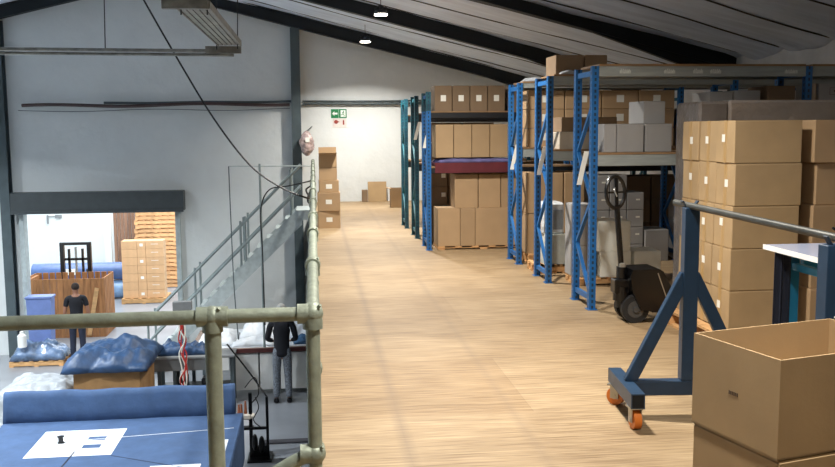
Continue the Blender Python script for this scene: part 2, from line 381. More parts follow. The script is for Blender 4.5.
# ---------------------------------------------------------------- stairs down to the workshop
rail_grey = mat('handrail_paint', (138, 150, 150), .5, .1)
t = thing('staircase', 'grey steel staircase with pipe handrails climbing from the workshop to the upper floor', 'stairs', (0, 0, LOW))
X0, X1 = -.38, -3.5; NS = 16
for y in (18.45, 19.3):
    obj('stringer', MB().prism([(X0+.12, 3.3), (X0, 3.3), (X1, .18), (X1, 0), (X1+.12, 0), (X0+.12, 3.0)], 'y', y-.03, y+.03), galv_light, t)
for i in range(NS):
    f = (i+.5)/NS; x = X0+(X1-X0)*f; z = 3.3-3.12*f-.08
    obj('tread', MB().b2(x-.13, x+.13, 18.49, 19.26, z-.03, z), galv_light, t)
for y in (18.45, 19.3):
    for h in (.9, .45):
        obj('handrail', MB().cyl((X0+.1, y, 3.3+h), (X1+.1, y, .22+h), .027, 12), rail_grey, t, smooth=True)
    for f in (.03, .33, .36, .66, .97):
        x = X0+(X1-X0)*f; z = 3.3-3.12*f
        obj('post', MB().cyl((x, y, z-.1), (x, y, z+.92), .024, 12), rail_grey, t, smooth=True)

# ---------------------------------------------------------------- boxes
CACHE = {}
def cbox(w, d, h, top):
    """a carton: board body, two top flaps with a gap between; open ones have walls and a floor"""
    m = MB()
    if top == 'open':
        T = .006
        m.b2(-w/2, w/2, -d/2, d/2, 0, .006).b2(-w/2, w/2, -d/2, -d/2+T, 0, h).b2(-w/2, w/2, d/2-T, d/2, 0, h).b2(-w/2, -w/2+T, -d/2+T, d/2-T, 0, h).b2(w/2-T, w/2, -d/2+T, d/2-T, 0, h)
    else:
        m.b2(-w/2, w/2, -d/2, d/2, 0, h-.004, .004)
        if w >= d: m.b2(-w/2+.002, w/2-.002, -d/2+.002, -.0015, h-.004, h).b2(-w/2+.002, w/2-.002, .0015, d/2-.002, h-.004, h)
        else: m.b2(-w/2+.002, -.0015, -d/2+.002, d/2-.002, h-.004, h).b2(.0015, w/2-.002, -d/2+.002, d/2-.002, h-.004, h)
    return m
def carton(loc, size, label, group=None, m=None, rz=0, stick=(), tape=None, top='closed', name='carton', cat='box'):
    m = m or kraft; w, d, h = size; w -= .006; d -= .006; key = (round(w, 3), round(d, 3), round(h, 3), m.name, top)
    if key not in CACHE:
        me = cbox(w, d, h, top).mesh(name); me.materials.append(m); CACHE[key] = me
    o = obj(name, CACHE[key], None, None, loc, rz); tag(o, label, cat, group)
    for s in stick:       # face, u (m from face centre), v (m up), width, height
        f, u, v, sw, sh = s
        b = MB()
        if f == 'x-': b.b2(-w/2-.0015, -w/2+.001, u-sw/2, u+sw/2, v-sh/2, v+sh/2)
        elif f == 'y-': b.b2(u-sw/2, u+sw/2, -d/2-.0015, -d/2+.001, v-sh/2, v+sh/2)
        so = obj('paper_label', b, paper, o)
    if tape:
        b = MB(); q = .025
        if tape == 'x-': b.b2(-w/2-.001, -w/2+.001, -q, q, 0, h).b2(-w/2, w/2, -q, q, h-.002, h+.001)
        elif tape == 'y-': b.b2(-q, q, -d/2-.001, -d/2+.001, 0, h).b2(-q, q, -d/2, d/2, h-.002, h+.001)
        obj('tape', b, tape_m, o)
    return o
NTH = 'first second third fourth fifth sixth seventh eighth ninth tenth eleventh twelfth thirteenth fourteenth fifteenth sixteenth seventeenth eighteenth nineteenth'.split()
ORD = ['first', 'second', 'third', 'fourth', 'fifth', 'sixth']
LAY = ['bottom', 'second lowest', 'middle', 'second highest', 'top']

def pallet(loc, w, d, label, h=.12, rz=0, m=None, group=None):
    t = thing('wooden_pallet', label, 'pallet', loc, rz, group)
    for k in range(3):
        y = -d/2+.05+k*(d-.1)/2; obj('bearer', MB().b2(-w/2, w/2, y-.04, y+.04, .018, h-.02), m or pallet_m, t)
    for k in range(6):
        x = -w/2+.05+k*(w-.1)/5; obj('top_board', MB().b2(x-.045, x+.045, -d/2, d/2, h-.02, h), m or pallet_m, t)
    for k in (-1, 0, 1): obj('bottom_board', MB().b2(k*(w/2-.05)-.045, k*(w/2-.05)+.045, -d/2, d/2, 0, .018), m or pallet_m, t)
    return t

# ---------------------------------------------------------------- racks
def rack(name_label, xs, y0, y1, top, levels, beam_m, post_m, loc_label, board=True, upper=None, beam_h=.1, topbeam=.09):
    t = thing('storage_rack', name_label, 'rack', (0, 0, 0)); W = .060
    def part(n, mb, m): return obj(n, mb, m, t)
    for x in xs:
        for y in (y0+W/2, y1-W/2):
            m = MB(); m.b2(-W/2, -W/2+.004, -W/2, W/2, 0, top).b2(W/2-.004, W/2, -W/2, W/2, 0, top).b2(-W/2+.004, W/2-.004, -W/2, -W/2+.004, 0, top).b2(-W/2+.004, W/2-.004, W/2-.004, W/2, 0, top)
            u = obj('upright', m, post_m, t, (x+W/2, y, 0))
            obj('foot_plate', MB().b2(-W/2-.012, W/2+.012, -W/2-.02, W/2+.02, 0, .006), post_m, u)
            if upper:
                obj('sleeve', MB().b2(-W/2-.002, W/2+.002, -W/2-.002, W/2+.002, upper, top), punched_teal if post_m == punched else punched, u)
        m = MB(); ya, yb = y0+W, y1-W; z = .1; s = 0
        xc = x+W/2
        z = .13
        while z < top-.55:
            a, b = (ya, yb) if s % 2 == 0 else (yb, ya)
            m.bar((xc, a, z), (xc, b, z+.42), .03, .03); z += .42; s += 1
        for zt_ in (.1, top-.06): part('cross_tie', MB().bar((xc, ya, zt_), (xc, yb, zt_), .03, .045), blue_m if post_m == punched else teal_m)
        part('brace', m, blue_m if post_m == punched else teal_m)
    for a, b in zip(xs, xs[1:]):
        for lv in levels:
            bh = beam_h if lv < top-.12 else topbeam
            for y in (y0+.005, y1-.045):
                part('beam', MB().b2(a+W, b, y, y+.04, lv-bh, lv, .004), beam_m)
            if board: part('shelf_board', MB().b2(a+W+.003, b-.003, y0+.002, y1-.002, lv, lv+.018), plyd)
    return t
SH = 1.375
rack('near blue and grey steel rack with taped beams, parked pallet truck beside it', (2.405, 4.36, 5.93), 7.65, 8.2, 2.14, (SH, 2.14), grey_beam, punched, '', )
rack('middle one of the three bright blue steel racks', (2.39, 4.37, 5.93), 9.08, 9.62, 2.14, (SH, 2.14), grey_beam, punched, '')
rack('rearmost of the three bright blue steel racks', (2.385, 4.35, 5.93), 10.43, 10.95, 2.14, (SH, 2.14), grey_beam, punched, '', topbeam=.06)
rack('blue rack with dark beams holding taped parcels and a pallet of cartons', (1.487, 3.5, 5.5), 11.86, 12.4, 2.1, (1.1, 1.83), black_beam, punched, '', upper=1.85, beam_h=.075)
rack('dark teal rack just behind the rack with black beams', (1.482, 3.5, 5.5), 13.2, 13.75, 2.1, (1.1, 1.83), black_beam, punched_teal, '')
rack('dark teal rack furthest back, nearest the back wall', (1.47, 3.5, 5.5), 14.6, 15.2, 2.1, (1.1, 1.83), black_beam, punched_teal, '')
# faded tape markers on the front beam of the near rack
for i, (px_, wd) in enumerate(((2.70, .1), (3.1, .1), (3.36, .09), (3.52, .10), (4.30-.08, .12))):
    m = MB(); random.seed(i); m.b2(-wd/2, wd/2, -.001, .001, -.014, .012)
    for k in range(5): x = -wd/2+.015+k*(wd-.03)/4; m.b2(x-.006, x+.004, -.0018, 0, .012, .012+random.uniform(.006, .016))
    tag(obj('tape_marker', m, mat('worn_white_tape', (196, 200, 196), .7, var=.15, scale=60), None, (px_, 7.6535, 2.09)), 'worn white tape marker on the top beam of the near rack, %s from the left' % ORD[i], 'label', 'tape markers on the near rack beam')
# near rack shelf: grey cartons
z = SH+.018
for i, (x, wd) in enumerate(((2.635, .20), (2.775, 0), (2.79, .25), (3.05, .25))):
    if not wd: continue
    j = {0: 0, 2: 1, 3: 2}[i]
    carton((x if j else 2.605, 7.95, z), (wd if j else .12, .42, .25), 'plain grey carton on the near rack shelf, %s from the left' % ORD[j], 'grey cartons on the near rack shelf', grey_card)
carton((3.02, 7.97, z+.25), (.215, .3, .2), 'plain grey carton sitting on top of the row of grey cartons', 'grey cartons on the near rack shelf', grey_card, rz=.12)
for i, (x0, x1, y, h, mm, lb) in enumerate(((3.3, 3.51, 8, .52, grey_card, 'tall grey carton beside the wrapped load on the near rack'), (3.52, 3.74, 8, .53, grey_card, 'grey carton top behind the wrapped load, left one of two'), (3.75, 4.0, 8, .54, grey_card, 'grey carton top behind the wrapped load, right one of two'), (4.06, 4.33, 8.0, .58, kraft_dark, 'dark brown carton behind the wrapped load under the top beam'))):
    if i == 0: continue
    carton(((x0+x1)/2, y-.05, z), (x1-x0, .38, h), lb, 'cartons behind the wrapped load', mm)
o = carton((4.72, 7.95, z), (.36, .4, .6), 'white carton with printed panel at the right end of the near rack', None, grey_card)
tag(o, o['label'], 'box')
m = MB(); m.b2(-.07, .07, -.2, -.1985, .5, .503).b2(-.07, .07, -.2, -.1985, .56, .563).b2(-.07, -.067, -.2, -.1985, .5, .563).b2(.067, .07, -.2, -.1985, .5, .563).b2(-.03, .04, -.2, -.1985, .525, .54)
obj('printed_panel', m, ink, o)
tag(obj('fabric_roll', MB().cyl((0, 0, 0), (0, 0, .6), .055, 20), mat('beige_cloth', (176, 160, 138), .8), None, (4.47, 7.78, z), smooth=True), 'beige roll standing upright beside the white carton on the near rack', 'roll')
# middle rack
for i in range(4):
    carton((2.645+.24*i, 9.33, z), (.235, .42, .18), 'low pale carton on the middle blue rack, %s from the aisle' % ORD[i], 'low pale cartons on the middle rack', mat('pale_board', (176, 166, 150), .75, rnd=.05))
carton((2.86, 9.35, z+.18), (.6, .36, .15), 'dark carton lying on the low pale cartons', None, kraft_dark)
zt = 2.14+.018
carton((2.64, 9.36, zt), (.30, .4, .2), 'dark brown carton on top of the middle rack, nearest the aisle', 'dark cartons on top of the middle rack', kraft_dark)
carton((2.92, 9.36, zt), (.24, .4, .2), 'dark brown carton on top of the middle rack, next one in from the aisle', 'dark cartons on top of the middle rack', kraft_dark)
def heap(name, loc, w, d, h, seed, m, label, cat, group=None, n=26, rough=.35, rz=0, edge=.5, parent=None):
    b = bmesh.new(); V = []
    for i in range(n+1):
        row = []
        for j in range(n+1):
            u, v = i/n*2-1, j/n*2-1; e = max(0, (1-abs(u)**3)*(1-abs(v)**3))**edge
            q = noise.noise(Vector((u*2.2+seed, v*2.2, seed*3.1)))*rough+noise.noise(Vector((u*6+seed, v*6, seed)))*rough*.5
            z = h*e*(.75+q); wob = 1+.06*noise.noise(Vector((u*2, v*2, seed+9)))
            row.append(b.verts.new((u*w/2*wob, v*d/2*wob, max(z, 0 if e < .02 else .004))))
        V.append(row)
    for i in range(n):
        for j in range(n): b.faces.new((V[i][j], V[i+1][j], V[i+1][j+1], V[i][j+1]))
    bd = [V[i][0] for i in range(n+1)]+[V[n][j] for j in range(1, n+1)]+[V[i][n] for i in range(n-1, -1, -1)]+[V[0][j] for j in range(n-1, 0, -1)]
    lo = [b.verts.new((v.co.x, v.co.y, 0 if v.co.z > .001 else -.0)) for v in bd]
    for i in range(len(bd)): k = (i+1) % len(bd); b.faces.new((bd[i], bd[k], lo[k], lo[i]))
    b.faces.new(lo); me = bpy.data.meshes.new(name)
    bmesh.ops.recalc_face_normals(b, faces=b.faces); b.to_mesh(me); b.free()
    for p in me.polygons: p.use_smooth = True
    o = obj(name, me, m, parent, loc, rz)
    if not parent: tag(o, label, cat, group)
    return o
heap('plastic_sheet', (2.62, 9.14, zt+.2*0), .2, .1, .05, 4, clear_pl, 'crumpled clear plastic on the front edge of the middle rack top', 'plastic')
heap('plastic_sheet', (2.62, 10.6, zt), .3, .24, .06, 5, clear_pl, 'crumpled pale plastic on top of the rearmost bright blue rack', 'plastic')
# rearmost bright rack: labelled cartons three high
cn = ['nearest the aisle', 'second column from the aisle', 'third column from the aisle', 'fourth column from the aisle']
for c in range(4):
    for r in range(3):
        if c == 1 and r == 1: pass
        carton((2.53+.21+.452*c, 10.68, z+.222*r), (.445, .40, .218), 'labelled carton on the rearmost bright blue rack, %s layer, %s' % (['bottom', 'middle', 'top'][r], cn[c]), 'labelled cartons three high on the rearmost blue rack', kraft_pink, stick=(('y-', .0, .12, .09, .085),))
for c in range(3):
    carton((4.66+.47*c, 10.68, z), (.45, .4, .45), 'brown carton far right on the rearmost bright blue rack, %s along' % ORD[c], 'cartons far right on the rearmost rack', kraft)
# floor level under the rearmost rack
pallet((2.90, 10.68, 0), .75, .5, 'low wooden pallet under the rearmost bright blue rack, nearest the aisle', .12)
for r in range(2):
    carton((2.735, 10.68, .12+r*.485), (.44, .42, .48), 'big brown carton under the rearmost bright blue rack, %s of two' % ['lower', 'upper'][r], 'big cartons under the rearmost rack', kraft_pink)
carton((3.09, 10.68, .12), (.25, .42, .97), 'tall brown carton beside the two big ones under the rearmost blue rack', None, kraft_pink)
for c in range(3):
    for r in range(5):
        if c == 2 and r > 3: continue
        carton((3.42+.215*c if c < 2 else 3.42+.43, 10.66, .0+.21*r), (.21, .4, .205), 'small grey labelled carton under the rear blue rack, layer %s, %s column' % (['one', 'two', 'three', 'four', 'five'][r], ['left', 'middle', 'right'][c]), 'small grey cartons stacked under the rearmost rack', grey_card, stick=(('y-', .03, .12, .05, .02),))
carton((4.12, 10.64, 0), (.3, .4, .38), 'grey carton on the floor between the two stacks of grey cartons', None, grey_card)
for r in range(3): carton((4.20+.42, 10.66, r*.24), (.40, .4, .235), 'grey carton in the right hand stack under the rear rack, %s' % ['lowest', 'middle', 'highest'][r], 'right hand stack of grey cartons under the rear rack', grey_card)
carton((4.3+.0, 10.3+.0, 0), (.01, .01, .01), '', None, grey_card) if False else None
# floor level at the middle rack
pallet((3.12, 9.06, 0), .95, .40, 'flat wooden pallet carrying the white cartons', .08)
carton((3.07, 9.06, .08), (.33, .36, .27), 'white carton at the lower left of the pile on the flat pallet', 'white cartons on the flat pallet', white_card)
carton((3.41, 9.06, .08), (.29, .36, .26), 'white carton at the lower right of the pile on the flat pallet, dirty front', 'white cartons on the flat pallet', white_card)
carton((3.05, 9.06, .35), (.35, .36, .31), 'tall white carton on top of the pile on the flat pallet', 'white cartons on the flat pallet', white_card)
carton((2.76, 9.1, .08), (.24, .36, .33), 'grey carton left of the white cartons on the flat pallet', 'grey cartons left of the white ones', grey_card)
carton((2.76, 9.1, .41), (.24, .36, .42), 'taller grey carton stacked left of the white cartons', 'grey cartons left of the white ones', grey_card)
pallet((2.63, 9.9, 0), .4, .42, 'small pallet between the middle and rear bright blue racks', .1)
carton((2.66, 9.88, .10), (.26, .36, .34), 'grey carton under the white bagged parcel', None, mat('pale_grey_board', (196, 200, 192), .7))
o = thing('bagged_parcel', 'white plastic bagged parcel on a grey carton between two blue racks', 'parcel', (2.64, 9.88, .44))
mm = MB(); mm.b2(-.13, .12, -.16, .16, 0, .35, .02); obj('parcel_body', mm, mat('white_poly_bag', (222, 226, 228), .3, bump=.8, bscale=9, coat=.4), o)
mm = MB(); mm.b2(-.01, .1, -.163, -.16, .05, .27); obj('window_patch', mm, mat('grey_film', (150, 156, 160), .25), o)
# paper strips hanging off the frames
def strip(x, y, z, hgt, label):
    m = MB(); n = 8; pts = []
    for i in range(n+1): f = i/n; pts.append((.055*math.sin(f*2.6)*-.4-.055*f*f, -f*hgt))
    for (a, b) in zip(pts, pts[1:]): m.prism([(a[0], a[1]), (a[0]+.045, a[1]), (b[0]+.045, b[1]), (b[0], b[1])], 'y', -.002, .002)
    tag(obj('paper_strip', m, paper, None, (x, y, z)), label, 'paper', 'curled paper strips on the rack frames')
strip(2.42, 7.90, 1.40, .30, 'curled white strip hanging on the nearest blue rack frame')
strip(2.41, 9.33, 1.42, .30, 'curled white strip hanging on the middle bright blue rack frame')
strip(2.42, 10.68, 1.42, .30, 'curled white strip hanging on the rearmost bright blue rack frame')
strip(1.53, 12.10, 1.62, .26, 'curled white strip hanging on the frame of the rack with black beams')
strip(1.53, 13.3-.11, 1.72, .26, 'curled white strip hanging on the teal frame behind the black beamed rack')
# rack with the black beams
z = 1.83+.018
for i in range(4):
    carton((1.70+.238*i+.02, 12.1, z), (.234, .4, .335), 'tall dark carton on the black beamed rack top, %s from the aisle' % ORD[i], 'tall labelled cartons on top of the black beamed rack', kraft_dark, stick=(('y-', 0, .17, .07, .08),))
for i in range(3): carton((2.72+.25*i, 12.1, z), (.24, .4, .335), 'dark carton further in on the black beamed rack top, %s behind the blue frame' % ORD[i], 'tall labelled cartons on top of the black beamed rack', kraft_dark)
z = 1.1+.018
pc = thing('folded_cloth', 'folded violet and maroon cloth lying under the bulging parcels', 'cloth', (0, 0, z))
obj('violet_layer', heap('violet_layer', (2.16, 12.12, .055), 1.06, .52, .05, 3, purple, '', '', parent=pc).data, None, pc, (2.16, 12.1, .05)) if False else None
heap('violet_layer', (2.16, 12.10, .05), 1.08, .50, .07, 3, purple, '', '', parent=pc, edge=.15, rough=.2)
obj('maroon_layer', MB().b2(1.60, 2.70, 11.852, 12.36, 0, .05, .006).b2(1.60, 2.70, 11.848, 11.856, -.085, .05), maroon, pc)
z += .115
for i in range(4):
    o = carton((1.72+.245*i+.015, 12.1, z), (.243, .4, .44), 'bulging brown parcel on the violet cloth, %s from the aisle' % ORD[i], 'bulging parcels on the violet cloth', kraft)
    bv = o.modifiers.new('bev', 'BEVEL'); bv.width = .035; bv.segments = 3; o.data.polygons.foreach_set('use_smooth', [False]*len(o.data.polygons)); bv.segments = 2
# floor under it
pallet((2.26, 12.12, 0), 1.25, .5, 'low pallet under the cartons of the black beamed rack', .045)
for i, (a, b) in enumerate(((1.635, 1.94), (1.94, 2.145), (2.145, 2.76))):
    carton(((a+b)/2, 12.1, .045), (b-a, .44, .51), 'brown carton in the bottom row under the black beamed rack, %s from the aisle' % ORD[i], 'bottom row of cartons under the black beamed rack', kraft_pink)
for i, (a, b) in enumerate(((1.87, 2.19), (2.195, 2.50), (2.505, 2.82))):
    carton(((a+b)/2, 12.12, .555), (b-a, .4, .455), 'brown carton in the upper row under the violet cloth, %s from the left' % ORD[i], 'upper row of cartons under the violet cloth', kraft_pink)
for c in range(2):
    for r in range(4):
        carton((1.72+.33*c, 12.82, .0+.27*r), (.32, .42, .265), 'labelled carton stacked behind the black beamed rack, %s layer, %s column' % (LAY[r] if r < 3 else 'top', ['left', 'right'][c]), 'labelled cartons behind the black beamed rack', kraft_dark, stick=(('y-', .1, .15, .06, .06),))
for c in range(3):
    for r in range(3):
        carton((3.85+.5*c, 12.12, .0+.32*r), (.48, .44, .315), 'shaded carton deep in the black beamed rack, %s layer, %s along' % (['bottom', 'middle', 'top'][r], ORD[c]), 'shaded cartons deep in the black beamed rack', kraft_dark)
for c in range(2):
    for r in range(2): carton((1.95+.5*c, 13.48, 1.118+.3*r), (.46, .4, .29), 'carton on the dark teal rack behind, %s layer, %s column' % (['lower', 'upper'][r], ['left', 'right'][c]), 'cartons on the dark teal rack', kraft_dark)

# ---------------------------------------------------------------- front stack of cartons
LH = .306; pz = .125
pallet((3.42, 6.56, 0), 1.12, .93, 'wooden pallet under the front stack of labelled cartons', pz)
pos = ['nearest', 'middle', 'furthest']
random.seed(5)
for r in range(5):
    for k in range(3):
        jx = random.uniform(-.008, .008)-(.012 if r < 2 else 0)
        z = pz+r*LH
        carton((2.965+.255+jx, 6.10+.152+.306*k, z), (.51, .304, LH-.002), 'white labelled carton on the front stack, %s layer, %s on the aisle side' % (LAY[r], pos[k]), 'labelled cartons on the front stack', kraft_pale, stick=(('x-', random.uniform(-.03, .03), .17+random.uniform(-.02, .02), .05, .055),), tape='x-')
for r in range(5):
    off = (.09, .10, .085, .11, .075)[r]
    carton((3.48+off+.25, 6.10+.152+(.01 if r % 2 else -.01), pz+r*LH), (.5, .304, LH-.002), 'plain brown carton at the right of the front stack, %s layer' % LAY[r], 'right hand column of the front stack', kraft_pink)
# wrapped load
pallet((3.75, 7.30, 0), 1.25, .5, 'wooden pallet under the stretch wrapped load', pz)
t = thing('wrapped_load', 'grey stretch wrapped pallet load standing behind the front stack of cartons', 'pallet load', (3.12, 7.30, pz))
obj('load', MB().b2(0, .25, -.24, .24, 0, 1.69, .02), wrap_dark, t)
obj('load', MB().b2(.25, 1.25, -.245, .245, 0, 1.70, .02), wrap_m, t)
carton((4.35, 6.9, 0), (.3, .3, .3), '', None) if False else None

# ---------------------------------------------------------------- pallet truck (forks pushed under the wrapped load)
t = thing('pallet_truck', 'black hand pallet truck with a loop handle parked beside the wrapped load', 'pallet truck', (2.53, 6.98+.19, 0))
m = MB()
m.prism([(.12, .12), (.46, .05), (.42, .22), (.31, .43), (.27, .455), (.05, .45), (.03, .40), (.05, .27)], 'y', -.14, .14); obj('body_cover', m, black_m, t)
m = MB(); m.cyl((0, 0, .12), (0, 0, .46), .045, 18).cyl((0, 0, .18), (0, 0, .30), .07, 18).box((-.01, 0, .30), (.13, .12, .12), None, .01); obj('pump', m, black_m, t)
m = MB(); m.cyl((-.03, -.04, .33), (-.055, -.04, .33), .02, 10).box((0, 0, .47), (.05, .08, .05), None, .008); obj('hinge', m, chrome, t)
m = MB(); m.tube([(0, 0, .42), (-.02, 0, .62), (-.05, 0, .95)], .024, 12); obj('handle_shaft', m, black_m, t, smooth=True)
m = MB(); lp = []
for k in range(25): a = 2*PI*k/24; lp.append((-.065+.02*math.sin(a)*-.4, .0+.095*math.cos(a), 1.08+.13*math.sin(a)))
yaw = Matrix.Rotation(-1.25, 3, 'Z'); lp = [tuple(yaw @ (Vector(p)-Vector((-.065, 0, 0)))+Vector((-.065, 0, 0))) for p in lp]
m.tube(lp, .016, 8, smooth=False).bar((-.055, 0, .94), (-.065, 0, 1.20), .03, .03).bar(lp[0], lp[12], .016, .016); obj('loop_handle', m, black_m, t)
m = MB(); m.tube([(-.065, 0, 1.12), (-.09, -.05, 1.1), (-.075, -.07, 1.05)], .006, 6); obj('release_lever', m, chrome, t)
for s in (-1, 1):
    m = MB(); m.cyl((.09, s*.045-.0, .115), (.09, s*.105, .115), .115, 28); w1 = obj('steering_wheel', m, rubber, t, smooth=True)
    obj('hub', MB().cyl((.09, s*.104, .115), (.09, s*.108, .115), .07, 20).cyl((.09, s*.108, .115), (.09, s*.118, .115), .025, 12), mat('hub_grey', (74, 74, 74), .45, .3), w1)
for s in (-1, 1): obj('fork', MB().b2(.3, 1.35, s*.12-.045, s*.12+.045, .045, .085, .006), black_m, t)
obj('stripe', MB().bar((.26, -.1415, .42), (.38, -.1415, .1), .004, .008), chrome, t)

# ---------------------------------------------------------------- A-frame trolley with cross pipe
t = thing('pipe_trolley', 'dark blue steel A-frame trolley on orange castors joined by a steel pipe', 'trolley')
def aframe(x, y, rz, zt, full=True, pw=.08):
    f = thing('end_frame', '', ''); del f['label']; del f['category']; f.parent = t; f.location = (x, y, 0); f.rotation_euler = (0, 0, rz)
    obj('post', MB().b2(-pw/2, pw/2, -.035, .035, .206, zt, .003), navy_m, f)
    obj('base_beam', MB().b2(-.30, .30, -.035, .035, .125, .205, .003), navy_m, f)
    for s in (-1, 1):
        obj('diagonal_brace', MB().bar((s*.02, 0, .80), (s*.32, 0, .20), .046, .066, .003), navy_m, f)
        cb = MB().b2(s*.34-.033, s*.34+.033, -.27, -.266, .127, .203).b2(s*.34-.037, s*.34+.037, -.27, .27, .125, .129).b2(s*.34-.037, s*.34+.037, -.27, .27, .201, .205).b2(s*.34-.037, s*.34-.033, -.27, .27, .129, .201).b2(s*.34+.033, s*.34+.037, -.27, .27, .129, .201)
        obj('cross_beam', cb, navy_m, f)
        obj('beam_end_shade', MB().b2(s*.34-.031, s*.34+.031, -.2715, -.27, .131, .199), mat('shadow_black', (14, 15, 18), .9), f)  # dark plate paints the shade of a hollow end onto the capped beam
        for yy in (-.215, .22):
            c = thing('castor', '', ''); del c['label']; del c['category']; c.parent = t; c.location = Vector((x, y, 0))+Matrix.Rotation(rz, 3, 'Z') @ Vector((s*.34, yy, 0))
            c.rotation_euler = (0, 0, rz+(PI/2+.12 if yy < 0 else PI/2+.9))
            obj('wheel', MB().cyl((0, -.02, .052), (0, .02, .052), .052, 24), orange, c, smooth=True)
            obj('fork', MB().b2(-.025, .025, -.03, -.024, .04, .12).b2(-.025, .025, .024, .03, .04, .12).b2(-.04, .04, -.04, .04, .115, .125), chrome, c)
            obj('hub', MB().cyl((0, -.033, .052), (0, .033, .052), .014, 12), chrome, c)
aframe(2.045, 4.70, -.10, 1.17); aframe(2.13, 3.46, .05, 1.12, pw=.11)
obj('cross_pipe', MB().cyl((2.02, 4.86, 1.185), (2.16, 3.3, 1.14), .018, 16), mat('dull_pipe', (84, 84, 80), .45, .6, var=.2), t, smooth=True)
for (x, y, z) in ((2.045, 4.72, 1.17), (2.13, 3.46, 1.12)):
    m = MB()
    for s in (-1, 1): m.bar((x+s*.015, y, z-.01), (x+s*.045, y, z+.035), .03, .008)
    obj('pipe_cradle', m, navy2, t)
m = MB()
for dx, dz in ((-.05, .045), (-.02, .055), (.03, .05)): m.tube([(2.14, 3.42, 1.13), (2.14+dx*.6, 3.41, 1.15+dz*.6), (2.14+dx*1.2, 3.40, 1.15+dz)], .006, 6)
obj('wire_hook', m, black_m, t)
m = MB(); lp = [(2.10+.018*math.cos(a*PI/8), 3.422, .80+.03*math.sin(a*PI/8)) for a in range(17)]
obj('chalk_ring_mark', m.tube([(p[0]+.03, p[1], p[2]) for p in lp], .0018, 4, smooth=False), chrome, t)

# ---------------------------------------------------------------- table with pale top
t = thing('work_table', 'pale topped work table with teal steel legs behind the trolley', 'table', (2.69, 4.05, 0))
obj('tabletop', MB().b2(0, 1.5, 0, 1.07, .885, .9, .002), laminate, t)
obj('edge_band', MB().b2(-.003, 1.5, -.003, 0, .872, .902).b2(-.003, 0, 0, 1.07, .872, .902).b2(0, 1.5, .003, 1.067, .872, .885), white_edge, t)
tl = mat('teal_table_paint', (38, 128, 172), .45, var=.1)
for (x, y) in ((.14, .98), (.14, .08), (1.4, 1.0), (1.4, .08)): obj('leg', MB().b2(x-.03, x+.03, y-.03, y+.03, 0, .872, .003), tl, t)
obj('apron', MB().b2(.12, .16, .11, .95, .76, .80), tl, t); obj('apron', MB().b2(.2, 1.37, .96, 1.0, .76, .82), tl, t)
t2 = thing('hanging_cover', 'dark navy cloth cover hanging under the left edge of the pale table', 'cloth', (2.64, 4.98, 0))
m = MB(); pp = [(.05+.0125*k, .0+.012*math.sin(k*1.5)) for k in range(9)]; pp = pp+[(a+.004, b+.012) for a, b in pp[::-1]]
m.prism(pp, 'z', .12, .872)
obj('cloth_panel', m, navy_cloth, t2)
m = MB(); m.b2(0, .9, 0, .5, .0, .7, .01); o = obj('storage_bin', m, navy2, None, (3.0, 4.3, 0)); tag(o, 'dark blue steel bin standing under the pale topped table', 'bin')

# ---------------------------------------------------------------- foreground open boxes
RB = math.radians(14.5); cR, sR = math.cos(RB), math.sin(RB)
W_, D_ = .60, .405
bx = 1.36+cR*W_/2-sR*D_/2*1; by = 2.46+sR*W_/2+cR*D_/2
fg = [('lowest', 0, .3), ('middle', .303, .3), ('top', .606, .309)]
fo = []
for i, (n_, z, h) in enumerate(fg):
    dx = (-.003, .006, 0)[i]
    o = carton((bx+dx, by, z), (W_, D_, h), ['lowest brown carton at the bottom of the open foreground stack', 'brown carton directly below the open top box in the right foreground', 'large open empty brown carton on top of the right foreground stack'][i], None, kraft_pale, RB, top='open' if i == 2 else 'closed')
    fo.append(o)
m = MB()
for k, c in enumerate((0, 1, 2, 3, 4, 5)): m.b2(-W_/2+.0025, -W_/2+.0015, -.02+k*.0075-.003, -.02+k*.0075+.002, .148, .160)
obj('printed_text', m, ink, fo[2])

# ---------------------------------------------------------------- far end of the aisle
zz = 0
dims = [(.37, .36, .285), (.38, .38, .305), (.33, .34, .20), (.30, .32, .21)]
xs_ = [.235, .24, .24, .23]
nm = ['bottom one', 'second from the bottom', 'third from the bottom, slightly smaller', 'closed one under the open box']
for i, (w0, d0, h0) in enumerate(dims):
    carton((xs_[i], 15.05, zz), (w0, d0, h0), 'brown carton in the aisle stack beside the railing, %s' % nm[i], 'cartons stacked beside the railing', kraft_pink, stick=(('y-', .0, h0*.5, .1, .075),) if i < 3 else (), rz=(.03, -.02, .02, 0)[i]); zz += h0
o = carton((.23, 15.05, zz), (.30, .32, .235), 'open topped brown carton crowning the stack beside the railing', None, kraft_pink, top='open')
obj('flap', MB().b2(-.147, .147, .157, .163, .235, .33), kraft_pink, o)
obj('flap', MB().box((0, -.19, .235), (.29, .1, .005), Matrix.Rotation(-.3, 3, 'X')), kraft_pink, o)
o = obj('carton', MB().box((0, 0, .225), (.42, .05, .45), Matrix.Rotation(-.08, 3, 'X'), .004).b2(-.21, .21, -.06, -.05, .0, .03), kraft_pale, None, (1.42, 20.38, 0)); tag(o, 'flattened tan carton leaning against the back wall', 'box')
carton((1.135, 20.36, 0), (.13, .2, .27), 'small brown carton beside the flattened carton at the back wall', None, kraft_dark)
o = carton((1.75, 18.78, 0), (.34, .34, .40), 'brown open carton on the floor at the end of the teal racks', None, kraft_pink, top='open')
obj('flap', MB().box((-.20, 0, .40), (.1, .32, .005), Matrix.Rotation(.2, 3, 'Y')), kraft_pink, o)
